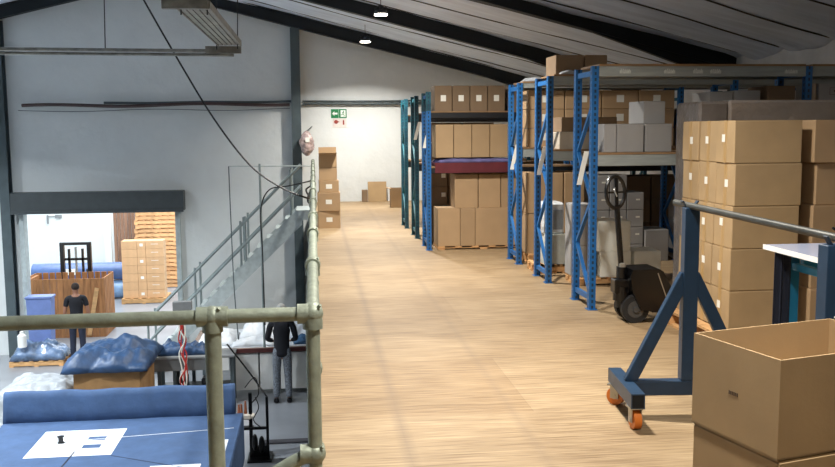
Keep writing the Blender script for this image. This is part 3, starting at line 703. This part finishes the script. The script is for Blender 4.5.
# exit sign and fire sign
t = thing('exit_sign', 'green emergency exit sign with white arrow and running figure on the back wall', 'sign', (.585, 20.494, 1.985))
obj('panel', MB().b2(-.175, .175, -.004, .004, -.1, .1), green_m, t)
m = MB(); m.prism([(-.15, 0), (-.10, .05), (-.10, .02), (-.03, .02), (-.03, -.02), (-.10, -.02), (-.10, -.05)], 'y', -.006, -.004); obj('arrow', m, signw, t)
m = MB(); m.prism([(.04, -.075), (.15, -.075), (.15, .075), (.04, .075)], 'y', -.006, -.004); obj('doorway_mark', m, signw, t)
m = MB(); m.cyl((.105, -.0075, .05), (.105, -.006, .05), .013, 10)
for a, b in (((.10, .035), (.09, -.005)), ((.09, -.005), (.12, -.03)), ((.12, -.03), (.115, -.065)), ((.09, -.005), (.065, -.03)), ((.065, -.03), (.045, -.03)), ((.10, .03), (.07, .015)), ((.10, .03), (.125, .005))): m.bar((a[0], -.0068, a[1]), (b[0], -.0068, b[1]), .0016, .014)
obj('running_figure', m, green_m, t)
obj('divider', MB().b2(-.005, .0, -.0062, -.004, -.1, .1), signw, t)
t = thing('fire_sign', 'white sign with red round and upright symbols below the exit sign', 'sign', (.60, 20.495, 1.78))
obj('panel', MB().b2(-.155, .155, -.003, .004, -.1, .095), mat('pinkish_white', (222, 212, 206), .6), t)
m = MB(); m.cyl((-.08, -.005, .02), (-.08, -.003, .02), .045, 18).prism([(-.045, .02), (-.01, .035), (-.01, .005)], 'y', -.005, -.003); obj('round_symbol', m, dotred, t)
m = MB(); m.b2(.07, .105, -.005, -.003, -.045, .05).b2(.08, .095, -.005, -.003, .05, .065); obj('extinguisher_symbol', m, dotred, t)
# wrapped extinguisher on the wall
t = thing('wrapped_bundle', 'pinkish brown bundle in clear plastic hung beside the dark wall column', 'bundle', (-.14, 20.08, 1.0))
m = MB(); m.sph((0, 0, .33), .15, (1, .7, 1.85), 36)
for v in m.b.verts: v.co += Vector((v.co.x, v.co.y, 0))*(.35*noise.noise(v.co*7)+.12*noise.noise(v.co*19))
obj('plastic_cover', m, mat('pinkish_film', (176, 156, 152), .25, var=.35, scale=12, bump=1, bscale=12, coat=.5), t, smooth=True)
obj('white_tag', MB().b2(-.03, .06, -.135, -.12, .36, .46), paper, t)
obj('hook', MB().cyl((0, 0, .6), (.12, .40, .70), .01, 8), steel_dark, t)
# pipes along the back wall
t = thing('wall_pipes', 'pair of dark pipes and a thin cable running along the back wall', 'pipe')
def wob(z0, amp, x0, x1, ph): return [(x0+(x1-x0)*i/16, 20.42, z0+amp*math.sin(i*.7+ph)+.02*(i/16)) for i in range(17)]
rust = mat('rusty_pipe', (72, 52, 50), .5, var=.25, scale=3)
obj('rusty_pipe', MB().tube([(x, y-.06-.12*(abs(x+6.63) < .3), z) for x, y, z in wob(2.18, .022, -6.2, -.5, .5)], .036, 8), rust, t, smooth=True)
obj('dark_pipe', MB().tube([(x, y-.02, z) for x, y, z in wob(2.235, .008, -4.5, -.47, 2)], .026, 8), steel_dark, t, smooth=True)
obj('dark_pipe', MB().tube([(x, 20.43, z) for x, y, z in wob(2.20, .006, -.22, 6, 1)], .028, 8), steel_dark, t, smooth=True)
obj('dark_pipe', MB().tube([(x, 20.45, z) for x, y, z in wob(2.26, .006, -.22, 6, 2)], .018, 8), steel_dark, t, smooth=True)
obj('thin_cable', MB().tube(wob(2.07, .02, -6.3, -.5, 2.4), .008, 5), steel_dark, t)
# hanging trunking
t = thing('hanging_trunking', 'silver trunking frame hung on wires from the roof over the workshop', 'trunking', (0, 0, 0))
sil = mat('silver_trunking', (150, 148, 138), .38, .5, var=.25, scale=9)
obj('long_pipe', MB().cyl((-6, 12, 2.665), (-.98, 12, 2.63), .024, 12).cyl((-6, 12.05, 2.62), (-1.0, 12.05, 2.585), .02, 12), sil, t, smooth=True)
m = MB()
for k in range(5): x = -1.17+.065*k*.9; m.b2(x, x+.045, 8.35, 11.95, 2.70, 2.72)
m.b2(-1.19, -1.175, 8.35, 11.95, 2.69, 2.76).b2(-.905, -.89, 8.35, 11.95, 2.69, 2.76)
for k in range(12): m.b2(-1.18, -.9, 8.5+.3*k, 8.53+.3*k, 2.72, 2.735)
obj('slotted_tray', m, sil, t)
obj('end_bar', MB().b2(-1.3, -.9, 8.28, 8.35, 2.68, 2.76), sil, t); obj('end_bar', MB().b2(-1.35, -.9, 11.95, 12.02, 2.60, 2.69), sil, t)
m = MB()
for (x, y) in ((-1.15, 8.4), (-.92, 8.4), (-1.2, 11.9), (-.93, 11.8), (-3.9, 12), (-4.12, 12), (-2.6, 12)): m.cyl((x, y, 2.64), (x+.05, y, roof_z(x)+.4), .007, 5)
obj('hanging_wire', m, black_m, t)
# big swooping cable
m = MB(); m.tube([(-2.62, 13.6, 3.95), (-2.48, 13.9, 3.62), (-1.99, 14, 2.68), (-1.49, 14, 1.80), (-.98, 14, 1.10), (-.51, 14, .74), (-.1, 14.1, .56), (-.068, 14.64, .56)], .014, 7)
tag(obj('power_cable', m, black_m, None, smooth=True), 'thick black cable swooping from the roof down to the railing', 'cable')
m = MB(); m.tube([(-.94, 16.3, -1.9), (-.95, 16.3, -.5), (-.96, 16.3, .2), (-.8, 16.25, .56), (-.45, 16.2, .63), (-.05, 16.12, .72)], .012, 7)
tag(obj('power_cable', m, black_m, None, smooth=True), 'black cable curving from the railing down beside the drop pole', 'cable')
m = MB(); m.tube([(-.045, 14.7, .64), (-.09, 14.5, .58), (-.10, 14.3, .50), (-.05, 14.45, .44), (-.047, 14.7, .48)], .02, 7).tube([(-.045, 14.7, .72), (-.13, 14.6, .66), (-.08, 14.5, .56), (-.047, 14.7, .55)], .014, 7)
tag(obj('cable_coil', m, black_m, None, smooth=True), 'black coil of cable tied round the railing', 'cable')
# conduit drop frame
t = thing('power_drop_frame', 'thin grey conduit frame bracketed off the railing with poles down to the cloth table', 'conduit', (0, 16.5, 0))
obj('cross_pipe', MB().cyl((-1.52, 0, .98), (-.05, 0, .97), .010, 8), galv_light, t); obj('drop_pole', MB().cyl((-.97, 0, 1.02), (-.97, 0, -2.37), .022, 10), rail_grey, t)
obj('drop_pole', MB().tube([(-1.52, 0, .98), (-1.51, 0, 0), (-1.49, 0, -1.2), (-1.44, 0, -2.2)], .010, 8), steel_dark, t)

# ================================================================ lower hall
# blue cloth table
t = thing('cutting_table', 'long cutting table covered in blue cloth, left foreground below the railing', 'table', (-4.35, 9.3, LOW))
obj('cloth_top', MB().b2(0, 3.28, 0, 3.42, .87, .9, .012), denim, t)
def backroll():
    b = bmesh.new(); n = 60; prof = [(3.36, .90), (3.40, 1.06), (3.43, 1.22), (3.46, 1.29), (3.51, 1.31), (3.56, 1.26), (3.58, 1.1), (3.6, .86), (3.40, .86)]
    rings = []
    for i in range(n+1):
        x = .0+3.16*i/n; q = .003*math.sin(i*.5)+.02*noise.noise(Vector((x*2, 0, 5)))
        rings.append([b.verts.new((x, y+q, z+(q*.8 if z > 1 else 0))) for y, z in prof])
    for a, c in zip(rings, rings[1:]):
        for k in range(len(prof)): b.faces.new((a[k], a[(k+1) % len(prof)], c[(k+1) % len(prof)], c[k]))
    b.faces.new(rings[0]); b.faces.new(rings[-1][::-1]); bmesh.ops.recalc_face_normals(b, faces=b.faces)
    me = bpy.data.meshes.new('raised_back_cloth'); b.to_mesh(me); b.free()
    for p in me.polygons: p.use_smooth = True
    return me
obj('raised_back_cloth', backroll(), denim, t)
obj('side_drop', MB().b2(3.265, 3.285, 0, 3.36, .25, .88), denim, t); obj('side_drop', MB().b2(-.005, .015, 0, 3.36, .25, .88), denim, t)
for x in (.1, 1.6, 3.15):
    for y in (.1, 3.2): obj('leg', MB().b2(x-.03, x+.03, y-.03, y+.03, 0, .87), steel_dark, t)
pr = mat('white_print', (226, 232, 240), .7, var=.02)
lx0, ly0 = .70, 1.93          # printed square with a blue stepped sign inside, 1.05 x 1.0 m
m = MB(); Z0, Z1 = .9005, .9025
def q(a, b, c, d): m.b2(lx0+a, lx0+b, ly0+c, ly0+d, Z0, Z1)
# cut-outs: bars at u .62-.86, v .50-.64 and .20-.36
q(0, .63, 0, 1.0); q(.86, 1.06, 0, 1.0); q(.63, .86, .72, 1.0); q(.63, .86, .41, .57); q(.63, .86, 0, .27)
obj('printed_emblem', m, pr, t)
obj('printed_panel', MB().b2(2.32, 2.92, .9, 1.46, Z0, Z1), pr, t); obj('printed_panel', MB().b2(3.12, 3.17, 1.2, 2.3, Z0, Z1), pr, t)
obj('chalk_line', MB().bar((1.1, 2.5, .9035), (3.2, 2.75, .9035), .014, .002), pr, t)
obj('cloth_seam', MB().bar((1.28, 2.1, .9035), (1.24, 1.0, .9035), .02, .002).bar((1.76, 1.9, .902), (3.2, 1.1, .902), .012, .002), navy_cloth, t)
tag(obj('thread_spool', MB().cyl((0, 0, 0), (0, 0, .01), .045, 14).cyl((0, 0, .01), (0, 0, .08), .032, 14).cyl((0, 0, .08), (0, 0, .09), .045, 14), black_m, None, (-3.33, 11.75, LOW+.9035), smooth=True), 'small black spool standing on the printed white square', 'spool')
# machine right of the blue table
t = thing('sewing_machine', 'tall black framed sewing machine stand at the right end of the blue table', 'sewing machine', (-.99, 13.3, LOW))
obj('stand', MB().b2(-.05, 0, -.03, .03, 0, 1.02).b2(.2, .24, -.03, .03, 0, .95).b2(-.08, .28, -.2, .2, 0, .03).b2(-.05, .24, -.02, .02, .45, .49).b2(-.05, .24, -.02, .02, .02, .2), black_m, t)
obj('shelf_arm', MB().b2(-.33, .02, -.05, .05, .46, .5), black_m, t)
m = MB(); m.b2(-.22, -.02, -.06, .06, .62, .7, .015).b2(-.22, -.16, -.05, .05, .5, .63, .01).cyl((-.02, 0, .66), (.03, 0, .66), .045, 16); obj('machine_head', m, mat('cream_enamel', (206, 200, 190), .4), t)
obj('motor', MB().sph((.03, -.03, .26), .06, (.75, .75, 2.2)), black_m, t, smooth=True); obj('motor', MB().sph((.13, -.03, .22), .06, (.8, .8, 2.3)), black_m, t, smooth=True)
m = MB()
for k, c in enumerate(((-.16, .8), (-.1, .84), (-.2, .78))): m.cyl((c[0], .02*k, .70), (c[0], .02*k, c[1]+.05), .025, 12, .012)
obj('thread_cone', m, mat('brown_thread', (150, 90, 60), .8), t)
m = MB(); m.tube([(.05, 0, .95), (.1, -.05, .8), (.02, -.06, .62), (.12, -.05, .5)], .008, 6).tube([(-.1, 0, 1.1), (.05, 0, 1.25), (.1, 0, 1.0), (-.02, 0, .85)], .008, 6).tube([(.22, 0, .95), (.1, .1, 1.1), (-.1, .1, 1.4), (-.35, .1, 1.75)], .012, 6); obj('cable', m, black_m, t)
tag(obj('cable_cover', MB().b2(-.36, .4, -.07, .07, 0, .035, .008), mat('dark_cover', (70, 68, 72), .6), None, (-.52, 13.95, LOW)), 'flat dark cable cover lying across the workshop floor', 'cable cover')
# cloth table behind with cabinets
t = thing('cloth_table', 'long workshop table with red brown edge piled with white cloth', 'table', (-2.35, 16.6, LOW))
obj('tabletop', MB().b2(0, 3.2, 0, 1.7, .86, .9), mat('table_board', (150, 130, 118), .6), t)
obj('front_edge', MB().b2(0, 3.2, -.02, 0, .82, .9), mat('red_brown_edge', (92, 48, 46), .5), t)
for i, (a, b) in enumerate(((.75, 1.25), (1.28, 1.62), (1.66, 2.28))): obj('cabinet', MB().b2(a, b, .03, .5, .1, .8, .006), white_edge, t)
for x in (.06, 1.6, 3.1):
    for y in (.1, 1.6): obj('leg', MB().b2(x-.03, x+.03, y-.03, y+.03, 0, .86), steel_dark, t)
for i, (x, y, w0, d0, h0, sd) in enumerate(((-1.88, 17.35, .72, 1.1, .22, 1), (-1.08, 17.72, .80, .95, .34, 2), (-.22, 17.7, .78, 1.0, .3, 3), (-1.2, 16.92, .8, .5, .14, 4))):
    heap('cloth_heap', (x, y, LOW+.912), w0, d0, h0, sd, white_cloth, 'rumpled white cloth heap on the workshop table, %s' % ['left one', 'middle one with the tallest folds', 'right one beside the railing', 'low one at the front'][i], 'cloth', 'white cloth heaps on the workshop table')
tag(obj('white_sheet', MB().b2(-1.95, .3, 16.65, 18.25, 0, .012, .003), white_cloth, None, (0, 0, LOW+.9)), 'white sheet spread flat over the workshop table under the heaps', 'cloth')
heap('blue_cloth_heap', (.1-.3, 16.95, LOW+.912), .5, .4, .16, 8, mat('teal_blue_cloth', (60, 96, 130), .8, bump=.6), 'blue cloth bundle at the right end of the workshop table', 'cloth')
tag(obj('spray_bottle', MB().cyl((0, 0, 0), (0, 0, .22), .04, 14).cyl((0, 0, .22), (0, 0, .29), .018, 10).box((.015, 0, .30), (.07, .025, .03)), yellow_m, None, (-.16, 16.3, LOW), smooth=True), 'yellow green bottle standing on the floor under the workshop table', 'bottle')
# grey machine table
t = thing('machine_table', 'grey steel machine table left of the white cloth table', 'table', (-2.9, 16.1, LOW))
obj('tabletop', MB().b2(0, 1.42, -.05, .46, .88, .92, .005), grey_machine, t); obj('front_panel', MB().b2(0, 1.05, -.02, .02, .66, .88), mat('mid_grey_enamel', (104, 106, 106), .5), t)
obj('control_panel', MB().b2(1.07, 1.32, -.04, .02, .64, .9, .005), white_edge, t)
for x in (.08, .35, 1.02, 1.36):
    for y in (.05, .42): obj('leg', MB().b2(x-.03, x+.03, y-.03, y+.03, 0, .88), steel_dark, t)
obj('shelf', MB().b2(.1, 1.3, .1, .42, .3, .34), black_m, t)
obj('motor', MB().b2(.4, .55, .15, .4, .34, .5, .02), black_m, t); obj('motor', MB().b2(.8, .98, .15, .4, .34, .46, .02), black_m, t)
heap('blue_cloth_heap', (-2.42, 16.36, LOW+.92), .85, .42, .26, 12, tarp_m, 'crumpled bright blue sheet lying on the grey machine table', 'cloth', rough=.5)
t = thing('control_box', 'grey control box on a pole with tangled red and white leads', 'control box', (-2.38, 16.2, LOW+.92))
obj('pole', MB().cyl((0, 0, 0), (0, 0, .84), .02, 12), steel_dark, t); obj('box', MB().box((0, 0, .90), (.33, .12, .16), None, .008), grey_machine, t)
random.seed(4)
for k in range(6):
    pts = [(random.uniform(-.05, .09), -.27-.03*(i > 0)+random.uniform(-.03, .03), .82-.24*i) for i in range(7)]
    obj('lead', MB().tube(pts, .012, 6), red_m if k % 2 == 0 else paper, t)
# tarp covered carton
o = carton((-3.40, 15.35, LOW), (1.05, 1.3, 1.06), 'large brown carton standing under the blue tarpaulin', None, mat('brown_board_dark', (156, 118, 74), .8, var=.12), name='carton')
heap('tarpaulin', (-3.42, 15.45, LOW+1.06), 1.36, 1.7, .38, 21, tarp_m, 'rumpled blue tarpaulin thrown over a large brown carton', 'tarpaulin', n=34, rough=.4)
0 and heap('tarpaulin', (-4.28, 15.9, LOW), .5, 1.1, 1.0, 23, tarp_m, 'hanging blue tarpaulin fold left of the large carton', 'tarpaulin', n=24, rough=.3, edge=.4)
heap('plastic_sheet', (-4.60, 15.25, LOW), 1.2, 1.3, 1.12, 31, clear_pl, 'clouded plastic sheet over goods between the blue table and the tarpaulin', 'plastic', n=40, edge=.12, rough=.07)
heap('plastic_bag', (-5.62, 15.0, LOW), .75, 1.1, 1.15, 33, mat('white_green_bag', (196, 206, 198), .35, var=.35, scale=5, bump=1, bscale=6), 'pale plastic bag at the left edge beside the blue table', 'plastic', n=28, rough=.6)
# wrapped pallet goods by the door
pallet((-5.9, 19.75, LOW), 1.1, .8, 'pallet under the plastic wrapped blue goods by the door', .12)
heap('wrapped_goods', (-5.9, 19.75, LOW+.12), 1.1, .78, .40, 41, mat('wrapped_blue', (96, 118, 148), .25, var=.5, scale=4, bump=1, bscale=6, coat=.4), 'blue goods under clear plastic on a pallet by the door', 'goods', rough=.4)
tag(obj('plastic_canister', MB().cyl((0, 0, 0), (0, 0, .24), .09, 18).cyl((0, 0, .24), (0, 0, .29), .09, 18, .04).cyl((0, 0, .29), (0, 0, .33), .04, 12), white_edge, None, (-6.18, 19.42, LOW+.42), smooth=True), 'white plastic canister on the wrapped goods by the door', 'canister')
t = thing('plastic_bin', 'square blue plastic bin standing in the doorway', 'bin', (-6.03, 20.32, LOW)); m = MB()
m.prism([(-.22, .0), (.22, 0), (.26, 1.33), (-.26, 1.33)], 'y', -.16, .16); obj('body', m, bin_m, t); obj('rim', MB().b2(-.28, .28, -.18, .18, 1.30, 1.35, .01), bin_m, t)
# crate
t = thing('wooden_crate', 'slatted wooden crate standing beyond the doorway behind the person', 'crate', (-6.0, 22.6, LOW)); CW, CD, CHt = 1.86, 1.1, 1.43
for k in range(12):
    x = -CW/2+.07+k*(CW-.14)/11
    obj('slat', MB().b2(x-.074, x+.074, -CD/2, -CD/2+.025, .0, CHt), crate_m, t); obj('slat', MB().b2(x-.062, x+.062, CD/2-.025, CD/2, 0, CHt), crate_m, t)
for k in range(7):
    y = -CD/2+.1+k*(CD-.2)/6
    for s in (-1, 1): obj('slat', MB().b2(s*CW/2-.012, s*CW/2+.012, y-.05, y+.05, 0, CHt), crate_m, t)
for z in (.1, .7, 1.3):
    for s in (-1, 1): obj('rail', MB().b2(s*(CW/2-.05)-.03, s*(CW/2-.05)+.03, -CD/2+.03, CD/2-.03, z, z+.09), crate_m, t)
obj('loose_plank', MB().bar((.55, -CD/2-.02, .05), (.78, -CD/2-.02, 1.2), .03, .1), pallet_m, t)
# forklift stacker
t = thing('pallet_stacker', 'black mast pallet stacker standing behind the slatted crate', 'forklift', (-6.2, 24.1, LOW))
for s in (-1, 1): obj('mast_rail', MB().b2(s*.34-.05, s*.34+.05, -.06, .06, .05, 2.05), black_m, t); obj('inner_rail', MB().b2(s*.17-.025, s*.17+.025, -.04, .04, .1, 1.9), black_m, t)
obj('crossbar', MB().b2(-.39, .39, -.05, .05, 2.0, 2.07).b2(-.3, .3, -.04, .04, 1.6, 1.66), black_m, t); obj('lift_cylinder', MB().cyl((0, .0, .1), (0, 0, 1.95), .03, 12), chrome, t)
obj('chassis', MB().b2(-.4, .4, .1, .8, .12, .85, .03), mat('stacker_yellow', (186, 140, 40), .5), t)
for s in (-1, 1): obj('support_leg', MB().b2(s*.3-.06, s*.3+.06, -.95, .1, .04, .1), black_m, t); obj('wheel', MB().cyl((s*.3-.04, .6, .08), (s*.3+.04, .6, .08), .08, 16), rubber, t)
obj('tiller', MB().tube([(0, .8, .8), (0, 1.0, 1.1), (0, 1.05, 1.2)], .02, 8), black_m, t)
# film rolls
for i, (z, mm, lb, xa, xb) in enumerate(((LOW+.28, roll_light, 'long pale blue wrapped roll lying on the ground beyond the door', -8.3, -5.55), (LOW+.28+.54, roll_dark, 'long navy blue wrapped roll lying on top of the pale one', -8.25, -5.5))):
    t = thing('film_roll', lb, 'roll', (xa, 27.3, z)); obj('film', MB().cyl((0, 0, 0), (xb-xa, 0, 0), .27 if i == 0 else .26, 28), mm, t, smooth=True); obj('core', MB().cyl((-.02, 0, 0), (xb-xa+.02, 0, 0), .06, 14), pallet_m, t)
    if i: obj('paper_label', MB().b2(.95, 1.25, -.268, -.25, -.06, .12), paper, t)
# carton block on pallet
pallet((-4.93, 26.7, LOW), 1.25, .95, 'pale wooden pallet under the block of small cartons beyond the door', .15)
kr2 = mat('small_carton_board', (212, 168, 124), .75, var=.06, rnd=.05)
RH = .237
for r in range(7):
    for k in range(3):
        wd = (.44, .24, .50)[k]; x = -4.93+(-.37, -.03, .34)[k]
        carton((x, 26.55, LOW+.15+r*RH), (wd, .46, RH-.003), 'small tan carton in the block beyond the door, %s layer, %s column' % (['lowest', 'second', 'third', 'fourth', 'fifth', 'sixth', 'top'][r], ['left', 'narrow middle', 'right'][k]), 'small cartons in the block beyond the door', kr2, stick=(('y-', 0, .12, .09, .08),) if k == 1 and r % 2 == 0 else (('y-', .0, .14, .2, .012),) if k == 2 else ())
# pallet stacks and plank stack
for c, (x, y, n_) in enumerate(((-4.95, 29.3, 18),)):
    for k in range(n_):
        pallet((x+random.uniform(-.03, .03), y, LOW+k*.135), 1.3, .9, 'weathered orange pallet in the tall stack beyond the door, %s from the bottom' % NTH[k], .135, rz=random.uniform(-.07, .07), m=mat('orange_pallet_wood', (222, 170, 118), .7, var=.2, scale=5, rnd=.12), group='pallets in the tall stack beyond the door')
t = thing('plank_screen', 'brown upright planks leaning at the back of the yard', 'planks', (-6.12, 30.6, LOW))
for k in range(9): obj('plank', MB().b2(-.5+.115*k, -.4+.115*k, -.03, .03, 0, 2.55-.03*(k % 3)), mat('brown_plank', (138, 104, 82), .75, var=.2, scale=3, stretch=(4, 4, .5), rnd=.15), t)
o = obj('wall_fixture', MB().b2(-.1, .1, -.08, 0, -.05, .05).b2(-.35, -.1, -.04, 0, -.01, .01).cyl((-.35, -.06, -.25), (-.35, -.06, .05), .03, 10), grey_machine, None, (-8.6, 31.5, -1.2)); tag(o, 'small grey fixture mounted on the whitewashed wall beyond the door', 'fixture')

# ---------------------------------------------------------------- people
def skin(name, pts, edges, m, parent, root=0, sub=1):
    me = bpy.data.meshes.new(name); me.from_pydata([p[:3] for p in pts], edges, []); tmp = bpy.data.objects.new(name, me); C.objects.link(tmp)
    sk = tmp.modifiers.new('s', 'SKIN'); sk.use_smooth_shade = True
    for i, p in enumerate(pts):
        v = me.skin_vertices[0].data[i]; v.radius = (p[3], p[4] if len(p) > 4 else p[3]); v.use_root = (i == root)
    su = tmp.modifiers.new('u', 'SUBSURF'); su.levels = sub; su.render_levels = sub
    dg = bpy.context.evaluated_depsgraph_get(); me2 = bpy.data.meshes.new_from_object(tmp.evaluated_get(dg)); me2.name = name
    bpy.data.objects.remove(tmp); bpy.data.meshes.remove(me)
    me2.materials.clear(); me2.materials.append(m)
    for p in me2.polygons: p.use_smooth = True
    o = bpy.data.objects.new(name, me2); C.objects.link(o); o.parent = parent; return o
def person(loc, rz, H, label, shirt, trouser, hairm, arms, lean=0, sleeves=1, cap=None):
    """figure facing +Y before rotation; arms: two (elbow, wrist) pairs, right then left"""
    t = thing('person', label, 'person', loc, rz); k = H/1.75
    def P(x, y, z, r, r2=None): return (x*k, (y+lean*max(0, z-.95))*k, z*k, r*k, (r2 or r)*k)
    pts = [P(0, 0, .93, .13, .10), P(0, 0, 1.10, .125, .09), P(0, 0, 1.28, .155, .10), P(0, 0, 1.42, .12, .08), P(0, .0, 1.50, .052), P(0, .015, 1.57, .065, .07), P(0, .02, 1.65, .075, .088), P(0, .01, 1.72, .05, .06)]
    ed = [(0, 1), (1, 2), (2, 3), (3, 4), (4, 5), (5, 6), (6, 7)]
    legs = []
    for s in (1, -1):
        b = len(pts); pts += [P(s*.09, 0, .85, .082), P(s*.10, .01, .48, .055), P(s*.105, -.015, .26, .05), P(s*.11, -.02, .08, .036), P(s*.12, .10, .035, .034, .028), P(s*.12, .16, .03, .028, .02)]
        ed += [(0, b), (b, b+1), (b+1, b+2), (b+2, b+3), (b+3, b+4), (b+4, b+5)]; legs.append(b)
    ab = []
    for s, (el, wr) in zip((1, -1), arms):
        b = len(pts); pts += [P(s*.185, 0, 1.41, .055), P(s*el[0], el[1], el[2], .04), P(s*wr[0], wr[1], wr[2], .027)]; ed += [(3, b), (b, b+1), (b+1, b+2)]; ab.append(b)
        w_ = Vector(wr); e_ = Vector(el); d = (w_-e_).normalized(); side = Vector((0, 1, 0)) if abs(d.y) < .7 else Vector((1, 0, 0)); c = len(pts)
        pm = w_+d*.05; pts.append(P(s*pm.x, pm.y, pm.z, .032, .02)); ed.append((b+2, c))
        for f, (o_, ln) in enumerate(((-.028, .062), (-.009, .075), (.010, .072), (.028, .056))):
            q1 = pm+d*.04+side*o_; q2 = q1+d*ln*.55+Vector((-.006, 0, 0)); q3 = q2+d*ln*.45+Vector((-.014, 0, 0)); n0 = len(pts)
            pts += [P(s*q1.x, q1.y, q1.z, .010), P(s*q2.x, q2.y, q2.z, .009), P(s*q3.x, q3.y, q3.z, .008)]; ed += [(c, n0), (n0, n0+1), (n0+1, n0+2)]
        th = w_+d*.03+side*.035; th2 = th+d*.04+side*.02; n0 = len(pts); pts += [P(s*th.x, th.y, th.z, .011), P(s*th2.x, th2.y, th2.z, .009)]; ed += [(b+2, n0), (n0, n0+1)]
    body = skin('body', pts, ed, skin_m, t, 0, 2)
    # face: nose, ears, eyes, mouth
    hy = (.02+lean*.7)*k; m = MB(); m.sph((0, hy+.095*k, 1.625*k), .014*k, (.8, 1, 1.3)).sph((.078*k, hy, 1.63*k), .02*k, (.4, .8, 1.3)).sph((-.078*k, hy, 1.63*k), .02*k, (.4, .8, 1.3)); obj('nose_and_ears', m, skin_m, t, smooth=True)
    m = MB(); m.sph((.03*k, hy+.083*k, 1.65*k), .009*k).sph((-.03*k, hy+.083*k, 1.65*k), .009*k).box((0, hy+.087*k, 1.585*k), (.04*k, .006, .006)); obj('eyes_and_mouth', m, hair_m, t)
    m = MB(); m.sph((0, hy-.012*k, 1.672*k), .092*k, (.93, 1.05, .95), 18)
    obj('cap' if cap else 'hair', m, cap or hairm, t, smooth=True)
    E = .03
    def g(p, e=E): return (p[0], p[1], p[2], p[3]+e, p[4]+e)
    sp = [g(pts[1], .022), g(pts[2]), g(pts[3], .012), g(P(0, 0, .80, .15, .12), .014), g(P(0, 0, .93, .135, .105), .02)]; se = [(3, 4), (4, 0), (0, 1), (1, 2)]
    for b in ab:
        n0 = len(sp); f = .45 if sleeves < 1 else .93; e0 = pts[b]; e1 = pts[b+1]; e2 = pts[b+2]
        sp += [g(e0, .014)]; se += [(2, n0)]
        if sleeves < 1: sp += [tuple(e0[i]+(e1[i]-e0[i])*.7 for i in range(3))+(.058*k, .058*k)]; se += [(n0, n0+1)]
        else: sp += [g(e1, .012), tuple(e1[i]+(e2[i]-e1[i])*f for i in range(3))+(.038*k, .038*k)]; se += [(n0, n0+1), (n0+1, n0+2)]
    skin('shirt', sp, se, shirt, t, 0, 2)
    tp = [g(P(0, 0, .95, .128, .10), .012), g(P(0, 0, 1.06, .125, .09), .012)]; te = [(0, 1)]
    for b in legs: n0 = len(tp); tp += [g(pts[b], .012), g(pts[b+1], .018), g(pts[b+2], .018), g(pts[b+3], .022)]; te += [(0, n0), (n0, n0+1), (n0+1, n0+2), (n0+2, n0+3)]
    skin('trousers', tp, te, trouser, t, 0, 2)
    for s in (1, -1):
        m = MB(); m.box((s*.115*k, .045*k, .045*k), (.09*k, .27*k, .085*k), None, .025*k); obj('shoe', m, black_m, t)
    return t
down = ((.24, -.02, 1.13), (.25, .08, .88)); fwd_ = ((.25, .05, 1.13), (.17, .26, 1.05))
person((-5.13, 19.75, LOW), .15, 1.70, 'person seen from behind in a black short sleeved top and dark trousers near the crate', black_cloth, navy_cloth, hair_m, (down, down), sleeves=.5)
person((-.64, 16.12, LOW), 0, 1.80, 'person with pale cap, black top and grey patterned trousers working at the white cloth table', black_cloth, grey_cloth, hair_m, (fwd_, fwd_), lean=.08, cap=mat('pale_cap', (176, 176, 172), .7))
